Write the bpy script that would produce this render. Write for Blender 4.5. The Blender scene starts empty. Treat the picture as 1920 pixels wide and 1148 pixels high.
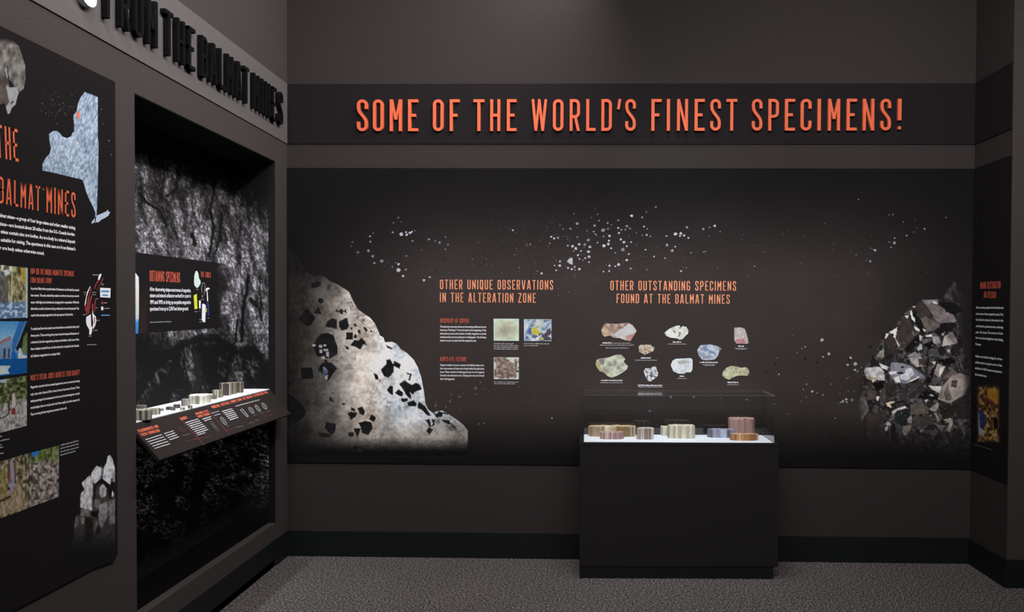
import bpy, bmesh, math, random
import numpy as np
from mathutils import Vector, Matrix

# ------------------------------------------------------------------ camera
CX, CY, FPX = 1098.761, 606.407, 1400.0
PITCH, ROLL, YAW = -0.01633, 0.00498, 0.00275
EYE = np.array([0.0, 0.0, 1.5])
def _rot():
    cp, sp = math.cos(PITCH), math.sin(PITCH)
    Rp = np.array([[1, 0, 0], [0, cp, sp], [0, -sp, cp]])
    c, s = math.cos(YAW), math.sin(YAW)
    Ry = np.array([[c, -s, 0], [s, c, 0], [0, 0, 1]])
    c, s = math.cos(ROLL), math.sin(ROLL)
    Rr = np.array([[c, 0, s], [0, 1, 0], [-s, 0, c]])
    return Rr @ Rp @ Ry
RM = _rot()
scene = bpy.context.scene
COL = scene.collection
cam_data = bpy.data.cameras.new('camera')
cam = bpy.data.objects.new('camera', cam_data)
COL.objects.link(cam)
m = Matrix.Identity(4)
for i in range(3):
    m[i][0] = RM[0][i]; m[i][1] = RM[2][i]; m[i][2] = -RM[1][i]; m[i][3] = EYE[i]
cam.matrix_world = m
cam_data.sensor_width = 36.0
cam_data.lens = FPX / 1920.0 * 36.0
cam_data.shift_x = (960.0 - CX) / 1920.0
cam_data.shift_y = (CY - 574.0) / 1920.0
cam_data.clip_start = 0.05
scene.camera = cam

# ------------------------------------------------------------------ world, lights, exposure
scene.view_settings.view_transform = 'Standard'
scene.view_settings.look = 'None'
scene.view_settings.gamma = 1.0
scene.view_settings.use_curve_mapping = False
scene.view_settings.exposure = 0.0
scene.cycles.transparent_max_bounces = 32   # light and sight pass the four acrylic panes of the case
w = bpy.data.worlds.new('world'); scene.world = w
w.use_nodes = True
bgn = w.node_tree.nodes['Background']
bgn.inputs[0].default_value = (0.95, 0.97, 1.0, 1)
bgn.inputs[1].default_value = 0.06

def area_light(name, loc, target, sx, sy, power, color=(1, .97, .94), spread=math.pi):
    l = bpy.data.lights.new(name, 'AREA'); l.shape = 'RECTANGLE'
    l.size = sx; l.size_y = sy; l.energy = power; l.color = color; l.spread = spread
    o = bpy.data.objects.new(name, l); COL.objects.link(o)
    o.location = loc
    o.rotation_euler = (Vector(target) - Vector(loc)).to_track_quat('-Z', 'Y').to_euler()
    return o
def spot_light(name, loc, target, power, size, blend=1.0, color=(1, .96, .92), r=0.08):
    l = bpy.data.lights.new(name, 'SPOT'); l.energy = power; l.spot_size = math.radians(size)
    l.spot_blend = blend; l.color = color; l.shadow_soft_size = r
    o = bpy.data.objects.new(name, l); COL.objects.link(o)
    o.location = loc
    o.rotation_euler = (Vector(target) - Vector(loc)).to_track_quat('-Z', 'Y').to_euler()
    return o
WARM = (1.0, 0.955, 0.95)
area_light('wall_washer', (0.25, 1.7, 3.85), (0.25, 4.5, 1.25), 3.9, 0.25, 45, WARM, math.radians(110))
for x in (-1.35, 1.95): area_light('wall_washer', (x, 1.9, 3.85), (x, 4.5, 1.5), 0.4, 0.25, 5, WARM, math.radians(110))  # small unseen end lamps, added to even out the light along the wall
area_light('side_washer', (0.0, 3.05, 3.85), (-1.85, 3.05, 2.2), 2.9, 0.25, 70, WARM, math.radians(150))
area_light('ceiling_light', (0.4, 1.2, 3.9), (0.4, 2.2, 0), 1.8, 1.2, 26, (1, .98, .96))
area_light('niche_strip', (-1.845, 3.68, 2.35), (-1.865, 3.68, 0), 1.2, 0.03, 3.4, (.92, .97, 1), math.radians(60))
area_light('right_fill', (0.9, 2.4, 3.85), (2.4, 4.25, 1.9), 0.5, 0.4, 9, WARM, math.radians(100))  # unseen lamp added to brighten the right end of the room
area_light('case_fill', (0.54, 4.05, 3.6), (0.54, 4.34, .76), 0.5, 0.2, 2.5, (.86, .94, 1), math.radians(50))  # unseen lamp added high above the case to brighten its deck

# ------------------------------------------------------------------ helpers
def lin(c):
    c = np.asarray(c, float) / 255.0
    return np.where(c <= 0.04045, c / 12.92, ((np.maximum(c, 0) + 0.055) / 1.055) ** 2.4)
def L3(c):
    v = lin(c); return (float(v[0]), float(v[1]), float(v[2]), 1.0)

MATS = {}
def solid(name, rgb, rough=0.6, noise=0.0, scale=80.0, bump=0.0, bscale=200.0, spec=0.3, metal=0.0, emit=None):
    """procedural paint: colour varied by fine noise, relief by bump"""
    if name in MATS: return MATS[name]
    mt = bpy.data.materials.new(name); mt.use_nodes = True
    nt = mt.node_tree; b = nt.nodes['Principled BSDF']
    b.inputs['Roughness'].default_value = rough
    b.inputs['Specular IOR Level'].default_value = spec
    b.inputs['Metallic'].default_value = metal
    c = L3(rgb)
    tc = nt.nodes.new('ShaderNodeTexCoord')
    if True:
        nz = nt.nodes.new('ShaderNodeTexNoise'); nz.inputs['Scale'].default_value = scale
        nz.inputs['Detail'].default_value = 3.0
        nt.links.new(tc.outputs['Object'], nz.inputs['Vector'])
        mp = nt.nodes.new('ShaderNodeMapRange')
        mp.inputs['From Min'].default_value = .3; mp.inputs['From Max'].default_value = .7
        mp.inputs['To Min'].default_value = 1 - noise; mp.inputs['To Max'].default_value = 1 + noise
        nt.links.new(nz.outputs['Fac'], mp.inputs['Value'])
        vm = nt.nodes.new('ShaderNodeVectorMath'); vm.operation = 'SCALE'
        vm.inputs[0].default_value = c[:3]
        nt.links.new(mp.outputs['Result'], vm.inputs['Scale'])
        nt.links.new(vm.outputs['Vector'], b.inputs['Base Color'])
    if bump:
        n2 = nt.nodes.new('ShaderNodeTexNoise'); n2.inputs['Scale'].default_value = bscale
        n2.inputs['Detail'].default_value = 2.0
        nt.links.new(tc.outputs['Object'], n2.inputs['Vector'])
        bp = nt.nodes.new('ShaderNodeBump'); bp.inputs['Strength'].default_value = bump
        bp.inputs['Distance'].default_value = 0.002
        nt.links.new(n2.outputs['Fac'], bp.inputs['Height'])
        nt.links.new(bp.outputs['Normal'], b.inputs['Normal'])
    MATS[name] = mt
    return mt

def print_mat(name='print_ink', rough=0.8, noise=0.14, scale=230.0, spec=0.06):
    """flat print: ink colour stored on the mesh, broken up by fine grain"""
    if name in MATS: return MATS[name]
    mt = bpy.data.materials.new(name); mt.use_nodes = True
    nt = mt.node_tree; b = nt.nodes['Principled BSDF']
    b.inputs['Roughness'].default_value = rough
    b.inputs['Specular IOR Level'].default_value = spec
    at = nt.nodes.new('ShaderNodeAttribute'); at.attribute_name = 'ink'
    tc = nt.nodes.new('ShaderNodeTexCoord')
    nz = nt.nodes.new('ShaderNodeTexNoise'); nz.inputs['Scale'].default_value = scale
    nz.inputs['Detail'].default_value = 3.0
    nt.links.new(tc.outputs['Object'], nz.inputs['Vector'])
    mp = nt.nodes.new('ShaderNodeMapRange')
    mp.inputs['From Min'].default_value = .3; mp.inputs['From Max'].default_value = .7
    mp.inputs['To Min'].default_value = 1 - noise; mp.inputs['To Max'].default_value = 1 + noise
    nt.links.new(nz.outputs['Fac'], mp.inputs['Value'])
    vm = nt.nodes.new('ShaderNodeVectorMath'); vm.operation = 'SCALE'
    nt.links.new(at.outputs['Color'], vm.inputs[0])
    nt.links.new(mp.outputs['Result'], vm.inputs['Scale'])
    nt.links.new(vm.outputs['Vector'], b.inputs['Base Color'])
    MATS[name] = mt
    return mt

def link_mesh(name, verts, faces, mat, parent=None, inks=None, smooth=False, label=None):
    me = bpy.data.meshes.new(name)
    me.from_pydata([tuple(map(float, v)) for v in verts] if not isinstance(verts, np.ndarray) else verts.tolist(), [], faces)
    if inks is not None:
        a = me.color_attributes.new('ink', 'FLOAT_COLOR', 'POINT')
        arr = np.ones((len(me.vertices), 4), np.float32); arr[:, :3] = inks
        a.data.foreach_set('color', arr.ravel())
    if mat: me.materials.append(mat)
    if smooth: me.polygons.foreach_set('use_smooth', [True] * len(me.polygons))
    me.update()
    o = bpy.data.objects.new(name, me); COL.objects.link(o)
    if parent is not None: o.parent = parent
    if label: o['label'] = label
    return o

def box_geo(x0, x1, y0, y1, z0, z1):
    v = [(x0, y0, z0), (x1, y0, z0), (x1, y1, z0), (x0, y1, z0), (x0, y0, z1), (x1, y0, z1), (x1, y1, z1), (x0, y1, z1)]
    f = [(0, 3, 2, 1), (4, 5, 6, 7), (0, 1, 5, 4), (1, 2, 6, 5), (2, 3, 7, 6), (3, 0, 4, 7)]
    return v, f
def boxes(name, lst, mat, parent=None, bevel=0.0, label=None):
    V, F = [], []
    for b in lst:
        v, f = box_geo(*b); n = len(V); V += v; F += [tuple(i + n for i in q) for q in f]
    o = link_mesh(name, V, F, mat, parent, label=label)
    if bevel:
        bm = bmesh.new(); bm.from_mesh(o.data)
        bmesh.ops.bevel(bm, geom=bm.edges[:], offset=bevel, segments=2, affect='EDGES', clamp_overlap=True)
        bm.to_mesh(o.data); bm.free()
    return o
def structure(o): o['kind'] = 'structure'; return o
def thing(name, loc, label, cat, group=None, rz=0.0, parent=None):
    o = bpy.data.objects.new(name, None); COL.objects.link(o)
    o.empty_display_size = 0.1
    o.location = loc; o.rotation_euler = (0, 0, rz)
    o['label'] = label; o['category'] = cat
    if group: o['group'] = group
    return o

def ray(px, py):
    """direction(s) seen at a photo pixel"""
    px = np.asarray(px, float); py = np.asarray(py, float)
    v = np.stack([(px - CX) / FPX, np.ones_like(px), -(py - CY) / FPX], -1)
    return v @ RM
class Plane:
    """a flat face in the room: origin o, axes u (right), v (up), n (towards the room)"""
    def __init__(s, o, u, v):
        s.o = np.array(o, float); s.u = np.array(u, float); s.u /= np.linalg.norm(s.u)
        s.v = np.array(v, float); s.v /= np.linalg.norm(s.v)
        s.n = np.cross(s.u, s.v); s.gain = 1.0
    def at(s, px, py):
        d = ray(px, py)
        k = ((s.o - EYE) @ s.n) / (d @ s.n)
        P = EYE + d * k[..., None] - s.o
        return P @ s.u, P @ s.v
    def empty(s, name, label, cat, group=None):
        e = thing(name, (0, 0, 0), label, cat, group)
        mm = Matrix.Identity(4)
        for i in range(3):
            mm[i][0] = s.u[i]; mm[i][1] = -s.n[i]; mm[i][2] = s.v[i]; mm[i][3] = s.o[i]
        e.matrix_world = mm
        return e
# in an Empty made by a Plane: local x = along, local z = up, local -y = towards the room

# noise ---------------------------------------------------------------
def _h(ix, iy, seed):
    n = (ix.astype(np.int64) * 374761393 + iy.astype(np.int64) * 668265263 + seed * 974711) & 0x7fffffff
    n = ((n ^ (n >> 13)) * 1274126177) & 0x7fffffff
    return ((n ^ (n >> 16)) & 0xffff) / 65535.0
def vnoise(x, y, seed=0):
    ix = np.floor(x); iy = np.floor(y); fx = x - ix; fy = y - iy
    fx = fx * fx * (3 - 2 * fx); fy = fy * fy * (3 - 2 * fy)
    a = _h(ix, iy, seed); b = _h(ix + 1, iy, seed); c = _h(ix, iy + 1, seed); d = _h(ix + 1, iy + 1, seed)
    return (a * (1 - fx) + b * fx) * (1 - fy) + (c * (1 - fx) + d * fx) * fy
def fbm(x, y, seed=0, oct=4, g=.5):
    t = 0; a = 1; s = 0
    for k in range(oct):
        t = t + a * vnoise(x, y, seed + k * 17); s += a; a *= g
        x, y = 1.62 * x + 1.17 * y + 3.1, -1.17 * x + 1.62 * y + 1.7
    return t / s
def ss(a, b, x):
    t = np.clip((x - a) / (b - a), 0, 1); return t * t * (3 - 2 * t)
def inpoly(X, Y, poly):
    P = np.asarray(poly, float); r = np.zeros(X.shape, bool)
    x0, y0 = P[-1]
    for x1, y1 in P:
        if y0 != y1:
            c = ((y1 > Y) != (y0 > Y)) & (X < (x0 - x1) * (Y - y1) / (y0 - y1) + x1)
            r ^= c
        x0, y0 = x1, y1
    return r
def dist_line(X, Y, pts):
    d = np.full(X.shape, 1e9)
    for (ax, ay), (bx, by) in zip(pts[:-1], pts[1:]):
        vx, vy = bx - ax, by - ay; l2 = vx * vx + vy * vy + 1e-9
        t = np.clip(((X - ax) * vx + (Y - ay) * vy) / l2, 0, 1)
        d = np.minimum(d, np.hypot(X - ax - t * vx, Y - ay - t * vy))
    return d
def grad(stops, t):
    """piecewise colour ramp, stops = [(t, (r,g,b)), ...] sRGB"""
    ts = [s[0] for s in stops]
    return np.stack([np.interp(t, ts, [s[1][k] for s in stops]) for k in range(3)], -1)
def poly_layers(X, Y, C, layers, ox=0, oy=0, sc=1.0, soft=None):
    for col, poly in layers:
        P = [(ox + a / sc, oy + b / sc) for a, b in poly]
        C[inpoly(X, Y, P)] = col
    return C

GAIN = 1.0
def printed(name, plane, box, step, fn, parent, off, outline=None, quad=None, mat=None, label=None):
    """a piece of print as a fine grid; fn(X, Y) gives the ink colour (sRGB) at photo position X, Y"""
    x0, y0, x1, y1 = box
    nx = max(2, int((x1 - x0) / step) + 1); ny = max(2, int((y1 - y0) / step) + 1)
    U, Vv = np.meshgrid(np.linspace(0, 1, nx), np.linspace(0, 1, ny))
    if quad is not None:          # quad corners tl, tr, br, bl
        q = np.array(quad, float)
        X = (q[0, 0] * (1 - U) + q[1, 0] * U) * (1 - Vv) + (q[3, 0] * (1 - U) + q[2, 0] * U) * Vv
        Y = (q[0, 1] * (1 - U) + q[1, 1] * U) * (1 - Vv) + (q[3, 1] * (1 - U) + q[2, 1] * U) * Vv
    else:
        X = x0 + (x1 - x0) * U; Y = y0 + (y1 - y0) * Vv
    idx = np.arange(nx * ny).reshape(ny, nx)
    keep = np.ones((ny - 1, nx - 1), bool)
    if outline is not None:
        ins = inpoly(X, Y, outline)
        keep = ins[:-1, :-1] | ins[1:, :-1] | ins[:-1, 1:] | ins[1:, 1:]
        P = np.asarray(outline, float)
        used = np.zeros((ny, nx), bool)
        used[:-1, :-1] |= keep; used[1:, :-1] |= keep; used[:-1, 1:] |= keep; used[1:, 1:] |= keep
        mv = used & ~ins
        mx, my = X[mv], Y[mv]
        best = np.full(mx.shape, 1e9); bx = mx.copy(); by = my.copy()
        for (ax, ay), (cx, cy) in zip(P, np.roll(P, -1, 0)):
            vx, vy = cx - ax, cy - ay; l2 = vx * vx + vy * vy + 1e-9
            t = np.clip(((mx - ax) * vx + (my - ay) * vy) / l2, 0, 1)
            qx, qy = ax + t * vx, ay + t * vy; d = np.hypot(mx - qx, my - qy)
            s = d < best; best[s] = d[s]; bx[s] = qx[s]; by[s] = qy[s]
        X[mv] = bx; Y[mv] = by
    C = np.clip(fn(X, Y), 0, 255)
    u, v = plane.at(X, Y)
    V = np.stack([u.ravel(), np.full(u.size, -off), v.ravel()], -1)
    q = np.stack([idx[:-1, :-1], idx[1:, :-1], idx[1:, 1:], idx[:-1, 1:]], -1)[keep]
    used = np.zeros(nx * ny, bool); used[q.ravel()] = True
    rem = np.cumsum(used) - 1
    return link_mesh(name, V[used], rem[q].tolist(), mat or print_mat(), parent, inks=(lin(C) * plane.gain).reshape(-1, 3)[used], label=label)

def flat_polys(name, plane, polys, mat, parent, off, label=None, px=True):
    """several convex or simple polygons of print in one mesh"""
    V, F = [], []
    for p in polys:
        P = np.asarray(p, float)
        if px: u, v = plane.at(P[:, 0], P[:, 1])
        else: u, v = P[:, 0], P[:, 1]
        # wind so that the face looks into the room
        ar = np.sum(u * np.roll(v, -1) - np.roll(u, -1) * v)
        if ar < 0: u, v = u[::-1], v[::-1]
        n = len(V); V += [(a, -off, b) for a, b in zip(u, v)]; F.append(tuple(range(n, n + len(u))))
    o = link_mesh(name, V, F, mat, parent, label=label)
    if len(polys) > 1: o['kind'] = 'stuff'
    return o

# ------------------------------------------------------------------ condensed display lettering
T = 0.092
def arc(cx, cy, rx, ry, a0, a1, n=7):
    return [(cx + rx * math.cos(math.radians(a0 + (a1 - a0) * i / n)), cy + ry * math.sin(math.radians(a0 + (a1 - a0) * i / n))) for i in range(n + 1)]
def ribbon(pts, closed=False, t=T):
    P = [np.array(p, float) for p in pts]
    Q = [P[0]]
    for p in P[1:]:
        if np.linalg.norm(p - Q[-1]) > 1e-5: Q.append(p)
    if closed and np.linalg.norm(Q[0] - Q[-1]) < 1e-5: Q.pop()
    n = len(Q); Lf, Rt = [], []
    for i in range(n):
        if closed or 0 < i < n - 1:
            a = Q[i] - Q[i - 1]; b = Q[(i + 1) % n] - Q[i]
        elif i == 0: a = b = Q[1] - Q[0]
        else: a = b = Q[-1] - Q[-2]
        a = a / np.linalg.norm(a); b = b / np.linalg.norm(b)
        na = np.array([-a[1], a[0]]); nb = np.array([-b[1], b[0]])
        mm = na + nb; mm /= max(np.linalg.norm(mm), 1e-6)
        k = t / 2 / max(mm @ na, .5)
        Lf.append(Q[i] + mm * k); Rt.append(Q[i] - mm * k)
    return ('closed' if closed else 'open', Lf, Rt)
def slant(x0, y0, x1, y1, t=T):
    h = t * math.hypot(x1 - x0, y1 - y0) / abs(y1 - y0) / 2
    return ('open', [np.array((x0 - h, y0)), np.array((x1 - h, y1))], [np.array((x0 + h, y0)), np.array((x1 + h, y1))])
def bar(x0, x1, y, t=T): return ribbon([(x0, y), (x1, y)], t=t)
def stem(x, y0=0, y1=1, t=T): return ribbon([(x, y0), (x, y1)], t=t)
a = T / 2
def glyph(ch):
    W = 0.33
    c = W / 2; r = c - a; R = W - a
    if ch == 'O': return W, [ribbon(arc(c, 1 - a - r, r, r, 180, 0) + arc(c, a + r, r, r, 0, -180), True)]
    if ch == 'Q': return W, [ribbon(arc(c, 1 - a - r, r, r, 180, 0) + arc(c, a + r, r, r, 0, -180), True), slant(R + .04, -.08, c, .2)]
    if ch == 'C': return W, [ribbon([(R, .69)] + arc(c, 1 - a - r, r, r, 0, 180) + arc(c, a + r, r, r, 180, 360) + [(R, .31)])]
    if ch == 'G': return W, [ribbon([(R, .69)] + arc(c, 1 - a - r, r, r, 0, 180) + arc(c, a + r, r, r, 180, 360) + [(R, .5)]), bar(c, W, .47)]
    if ch == 'S': return W, [ribbon([(R, .70)] + arc(c, 1 - a - r, r, r, 0, 180) + [(a, .74), (a + .012, .665), (a + .05, .59), (R - .05, .41), (R - .012, .335), (R, .26)] + arc(c, a + r, r, r, 0, -180) + [(a, .30)])]
    if ch == 'D': return W, [ribbon([(a, a), (a, 1 - a)] + arc(c, 1 - a - r, r, r, 90, 0) + arc(c, a + r, r, r, 0, -90), True)]
    if ch in 'PR':
        g = [stem(a), ribbon([(a, 1 - a)] + arc(c, 1 - a - r, r, r, 90, 0) + arc(c, .45 + r, r, r, 0, -90) + [(a, .45)])]
        if ch == 'R': g.append(slant(R, 0, c + .01, .47))
        return W, g
    if ch == 'B':
        r2 = r * .9
        return W, [stem(a), ribbon([(a, 1 - a)] + arc(c, 1 - a - r2, r2 + .01, r2, 90, 0) + arc(c, .52 + r2, r2 + .01, r2, 0, -90) + [(a, .52)]),
                   ribbon([(a, .52)] + arc(c, .52 - r2, r, r2, 90, 0) + arc(c, a + r2, r, r2, 0, -90) + [(a, a)])]
    if ch == 'E': return .30, [stem(a), bar(0, .30, 1 - a), bar(0, .235, .5), bar(0, .30, a)]
    if ch == 'F': return .30, [stem(a), bar(0, .30, 1 - a), bar(0, .235, .5)]
    if ch == 'L': return .29, [stem(a), bar(0, .29, a)]
    if ch == 'I': return T, [stem(a)]
    if ch == 'H': return W, [stem(a), stem(R), bar(a, R, .5)]
    if ch == 'T': return .335, [stem(.1675), bar(0, .335, 1 - a)]
    if ch == 'U': return W, [ribbon([(a, 1)] + arc(c, a + r, r, r, 180, 360) + [(R, 1)])]
    if ch == 'J': return .28, [ribbon([(a, .3)] + arc(.14, a + .084, .084, .084, 180, 360) + [(.28 - a, 1)])]
    if ch == 'A': return .38, [slant(a, 0, .165, 1), slant(.38 - a, 0, .215, 1), bar(.09, .29, .25, T * .9)]
    if ch == 'V': return .38, [slant(.165, 0, a, 1), slant(.215, 0, .38 - a, 1)]
    if ch == 'W': return .50, [slant(.145, 0, a, 1, T * .9), slant(.145, 0, .25, 1, T * .8), slant(.355, 0, .25, 1, T * .8), slant(.355, 0, .50 - a, 1, T * .9)]
    if ch == 'M': return .38, [stem(a), stem(.38 - a), slant(.19, .36, a + .005, 1, T * .82), slant(.19, .36, .38 - a - .005, 1, T * .82)]
    if ch == 'N': return .345, [stem(a), stem(.345 - a), slant(.345 - a, 0, a, 1, T * .85)]
    if ch == 'K': return .35, [stem(a), slant(.10, .42, .29, 1), slant(.30, 0, .14, .58)]
    if ch == 'X': return .36, [slant(a, 0, .36 - a, 1), slant(.36 - a, 0, a, 1)]
    if ch == 'Y': return .36, [slant(.18, .4, a, 1), slant(.18, .4, .36 - a, 1), stem(.18, 0, .42)]
    if ch == 'Z': return .32, [bar(0, .32, 1 - a), bar(0, .32, a), slant(a, .08, .32 - a, .92)]
    if ch == "'": return .13, [slant(.04, .68, .09, 1, .09)]
    if ch == '-': return .2, [bar(0, .2, .45)]
    if ch == '!': return .13, [slant(.065, .32, .065, 1, .12), ribbon(arc(.065, .08, .028, .028, 0, 360, 8), True, .056)]
    if ch == '?': return W, [ribbon([(a, .72)] + arc(c, 1 - a - r, r, r, 180, 0) + [(R, .7), (c, .5), (c, .3)]), stem(c, 0, .14)]
    if ch == '"': return .2, [stem(.05, .7, 1, .07), stem(.15, .7, 1, .07)]
    return .18, []
def ribbon_mesh(rib, x, y, s, V, F, depth=None, sx=1.0):
    """flat strip, or a solid one when depth is given (local -y is the front)"""
    kind, Lf, Rt = rib
    n = len(Lf); b = len(V)
    def pt(p, d): return (x + p[0] * s * sx, d, y + p[1] * s)
    front = -depth if depth else 0.0
    for l, r in zip(Lf, Rt): V.append(pt(l, front)); V.append(pt(r, front))
    segs = n if kind == 'closed' else n - 1
    ux = Lf[1] - Lf[0]; cr = np.cross(np.append(ux, 0), np.append(Rt[0] - Lf[0], 0))[2]
    def q(i, j, k, l): F.append((i, j, k, l) if cr < 0 else (l, k, j, i))
    for i in range(segs):
        j = (i + 1) % n
        q(b + 2 * i, b + 2 * i + 1, b + 2 * j + 1, b + 2 * j)
    if depth:
        c = len(V)
        for l, r in zip(Lf, Rt): V.append(pt(l, 0.0)); V.append(pt(r, 0.0))
        for i in range(segs):
            j = (i + 1) % n
            q(c + 2 * i, c + 2 * j, c + 2 * j + 1, c + 2 * i + 1)
            q(b + 2 * i, b + 2 * j, c + 2 * j, c + 2 * i)
            q(b + 2 * i + 1, c + 2 * i + 1, c + 2 * j + 1, b + 2 * j + 1)
        if kind == 'open':
            q(b, c, c + 1, b + 1); k = 2 * (n - 1)
            q(b + k, b + k + 1, c + k + 1, c + k)
TRK = 0.17
def str_width(s): return sum(glyph(ch)[0] for ch in s) + TRK * (len(s) - 1)
def heading(name, plane, s, px0, px1, hpx, parent, off, mat, sub=None, label=None):
    """condensed heading printed flat, its baseline running from photo point px0 to px1"""
    (u0, u1), (v0, v1) = plane.at([px0[0], px1[0]], [px0[1], px1[1]])
    ut, vt = plane.at([px0[0]], [px0[1] - hpx])
    h = abs(float(vt[0] - v0)); wd = math.hypot(u1 - u0, v1 - v0); ang = math.atan2(v1 - v0, u1 - u0)
    sx = wd / (str_width(s) * h)
    ca, sa = math.cos(ang), math.sin(ang)
    def place(V):
        A = np.array(V)
        return np.stack([u0 + A[:, 0] * ca - A[:, 2] * sa, np.full(len(A), -off), v0 + A[:, 0] * sa + A[:, 2] * ca], -1)
    V, F = [], []; x = 0
    for ch in s:
        gw, ribs = glyph(ch)
        for rb in ribs: ribbon_mesh(rb, x, 0, h, V, F, None, sx)
        x += (gw + TRK) * h * sx
        if hpx > 40 and ribs:
            link_mesh('printed_letter', place(V), F, mat, parent); V, F = [], []
    if hpx > 40: return
    o = link_mesh(name, place(V), F, mat, parent, label=label); o['kind'] = 'stuff'
    return o

# body text: outlines of the built-in font, squeezed
GC = {}
def bglyph(ch):
    if ch in GC: return GC[ch]
    cu = bpy.data.curves.new('t', 'FONT'); cu.body = ch; cu.size = 1.0; cu.resolution_u = 2; cu.offset = 0.028
    o = bpy.data.objects.new('t', cu); COL.objects.link(o)
    dg = bpy.context.evaluated_depsgraph_get()
    me = bpy.data.meshes.new_from_object(o.evaluated_get(dg))
    me.calc_loop_triangles()
    V = np.array([v.co[:2] for v in me.vertices]) if len(me.vertices) else np.zeros((0, 2))
    F = [tuple(t.vertices) for t in me.loop_triangles]
    bpy.data.objects.remove(o); bpy.data.curves.remove(cu); bpy.data.meshes.remove(me)
    wd = float(V[:, 0].max()) + .07 if len(V) else .28
    if ch == ' ': wd = .26
    GC[ch] = (V, F, wd); return GC[ch]
def text_block(name, plane, lines, parent, off, mat, label=None):
    """lines = [(string, (x0,y0), (x1,y1), height_px)], baselines given as photo points"""
    AV, AF = [], []
    for s, p0, p1, hp in lines:
        (u0, u1), (v0, v1) = plane.at([p0[0], p1[0]], [p0[1], p1[1]])
        ut, vt = plane.at([p0[0]], [p0[1] - hp]); h = abs(float(vt[0] - v0)) / 0.72
        total = sum(bglyph(c)[2] for c in s)
        wd = math.hypot(u1 - u0, v1 - v0); ang = math.atan2(v1 - v0, u1 - u0); ca, sa = math.cos(ang), math.sin(ang)
        sx = wd / total; x = 0
        for c in s:
            V, F, gw = bglyph(c)
            n = len(AV)
            for a_, b_ in V:
                X = x + a_ * sx; Z = b_ * h
                AV.append((u0 + X * ca - Z * sa, -off, v0 + X * sa + Z * ca))
            AF += [tuple(i + n for i in t) for t in F]
            x += gw * sx
    # face the room
    o = link_mesh(name, AV, AF, mat, parent, label=label); o['kind'] = 'stuff'
    return o
def greek(name, plane, lines, parent, off, mat, seed=0, label=None):
    """lettering too small to read in the photograph: word-shaped marks"""
    rnd = random.Random(seed); V, F = [], []
    def rect(u, v, w_, h_, ca, sa, u0, v0):
        n = len(V)
        for (x, y) in ((u, v), (u + w_, v), (u + w_, v + h_), (u, v + h_)):
            V.append((u0 + x * ca - y * sa, -off, v0 + x * sa + y * ca))
        F.append((n, n + 1, n + 2, n + 3))
    for p0, p1, hp in lines:
        (u0, u1), (v0, v1) = plane.at([p0[0], p1[0]], [p0[1], p1[1]])
        ut, vt = plane.at([p0[0]], [p0[1] - hp]); h = abs(float(vt[0] - v0))
        wd = math.hypot(u1 - u0, v1 - v0); ang = math.atan2(v1 - v0, u1 - u0); ca, sa = math.cos(ang), math.sin(ang)
        x = 0; lw = h * .42
        while x < wd:
            k = rnd.randint(2, 9)
            for _ in range(k):
                if x + lw > wd + 1e-6: x = wd + 1; break
                rect(x, 0, lw * .82, h * (1.0 if rnd.random() < .3 else .72), ca, sa, u0, v0); x += lw
            x += lw * .9
    o = link_mesh(name, V, F, mat, parent, label=label); o['kind'] = 'stuff'
    return o

# ------------------------------------------------------------------ materials
M_wall = solid('wall_paint', (52, 47, 47), .85, .15, 200, .6, 260, .06)
M_wall_lit = solid('wall_paint_lit', (62, 57, 56), .85, .15, 200, .6, 260, .06)  # lighter copy of the wall paint, stronger light painted into its colour
M_ceil = solid('ceiling_paint', (30, 29, 29), .9, .05, 40)
M_base = solid('baseboard_vinyl', (19, 22, 23), .55, .05, 60, spec=.2)
M_band = solid('banner_board', (31, 28, 30), .85, .10, 170, .3, 260, .05)
M_bandL = solid('banner_board_left', (88, 84, 84), .85, .10, 170, .3, 260, .05)
M_board = solid('mural_edge', (22, 21, 22), .85, .04, 90, spec=.05)
M_panel = solid('panel_board', (26, 24, 25), .85, .10, 170, spec=.05)
M_black = solid('black_laminate', (28, 27, 27), .85, .05, 60, spec=.05)
M_case = solid('plinth_laminate', (32, 30, 31), .8, .08, 170, .3, 260, .08)
M_orange = solid('orange_letter', (212, 97, 62), .6, .06, 90, spec=.2)
M_orange2 = solid('orange_print', (250, 160, 120), .6, .10, 120, spec=.2)
M_red = solid('red_orange_print', (224, 104, 80), .6, .15, 200, spec=.2)
M_white = solid('white_print', (238, 238, 246), .6, .05, 90, spec=.2)
M_grey = solid('grey_print', (165, 165, 170), .6, .05, 90, spec=.2)
M_dim = solid('dim_print', (105, 100, 98), .6, .05, 90, spec=.2)
M_dimred = solid('dim_red_print', (110, 48, 42), .6, .05, 90, spec=.2)
M_deck = solid('white_deck', (222, 230, 238), .6, .13, 170, spec=.2)
M_lblack = solid('black_letter', (13, 13, 14), .8, .04, 60, spec=.05)
M_lwhite = solid('white_letter', (225, 232, 240), .5, .04, 60, spec=.2)

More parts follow.
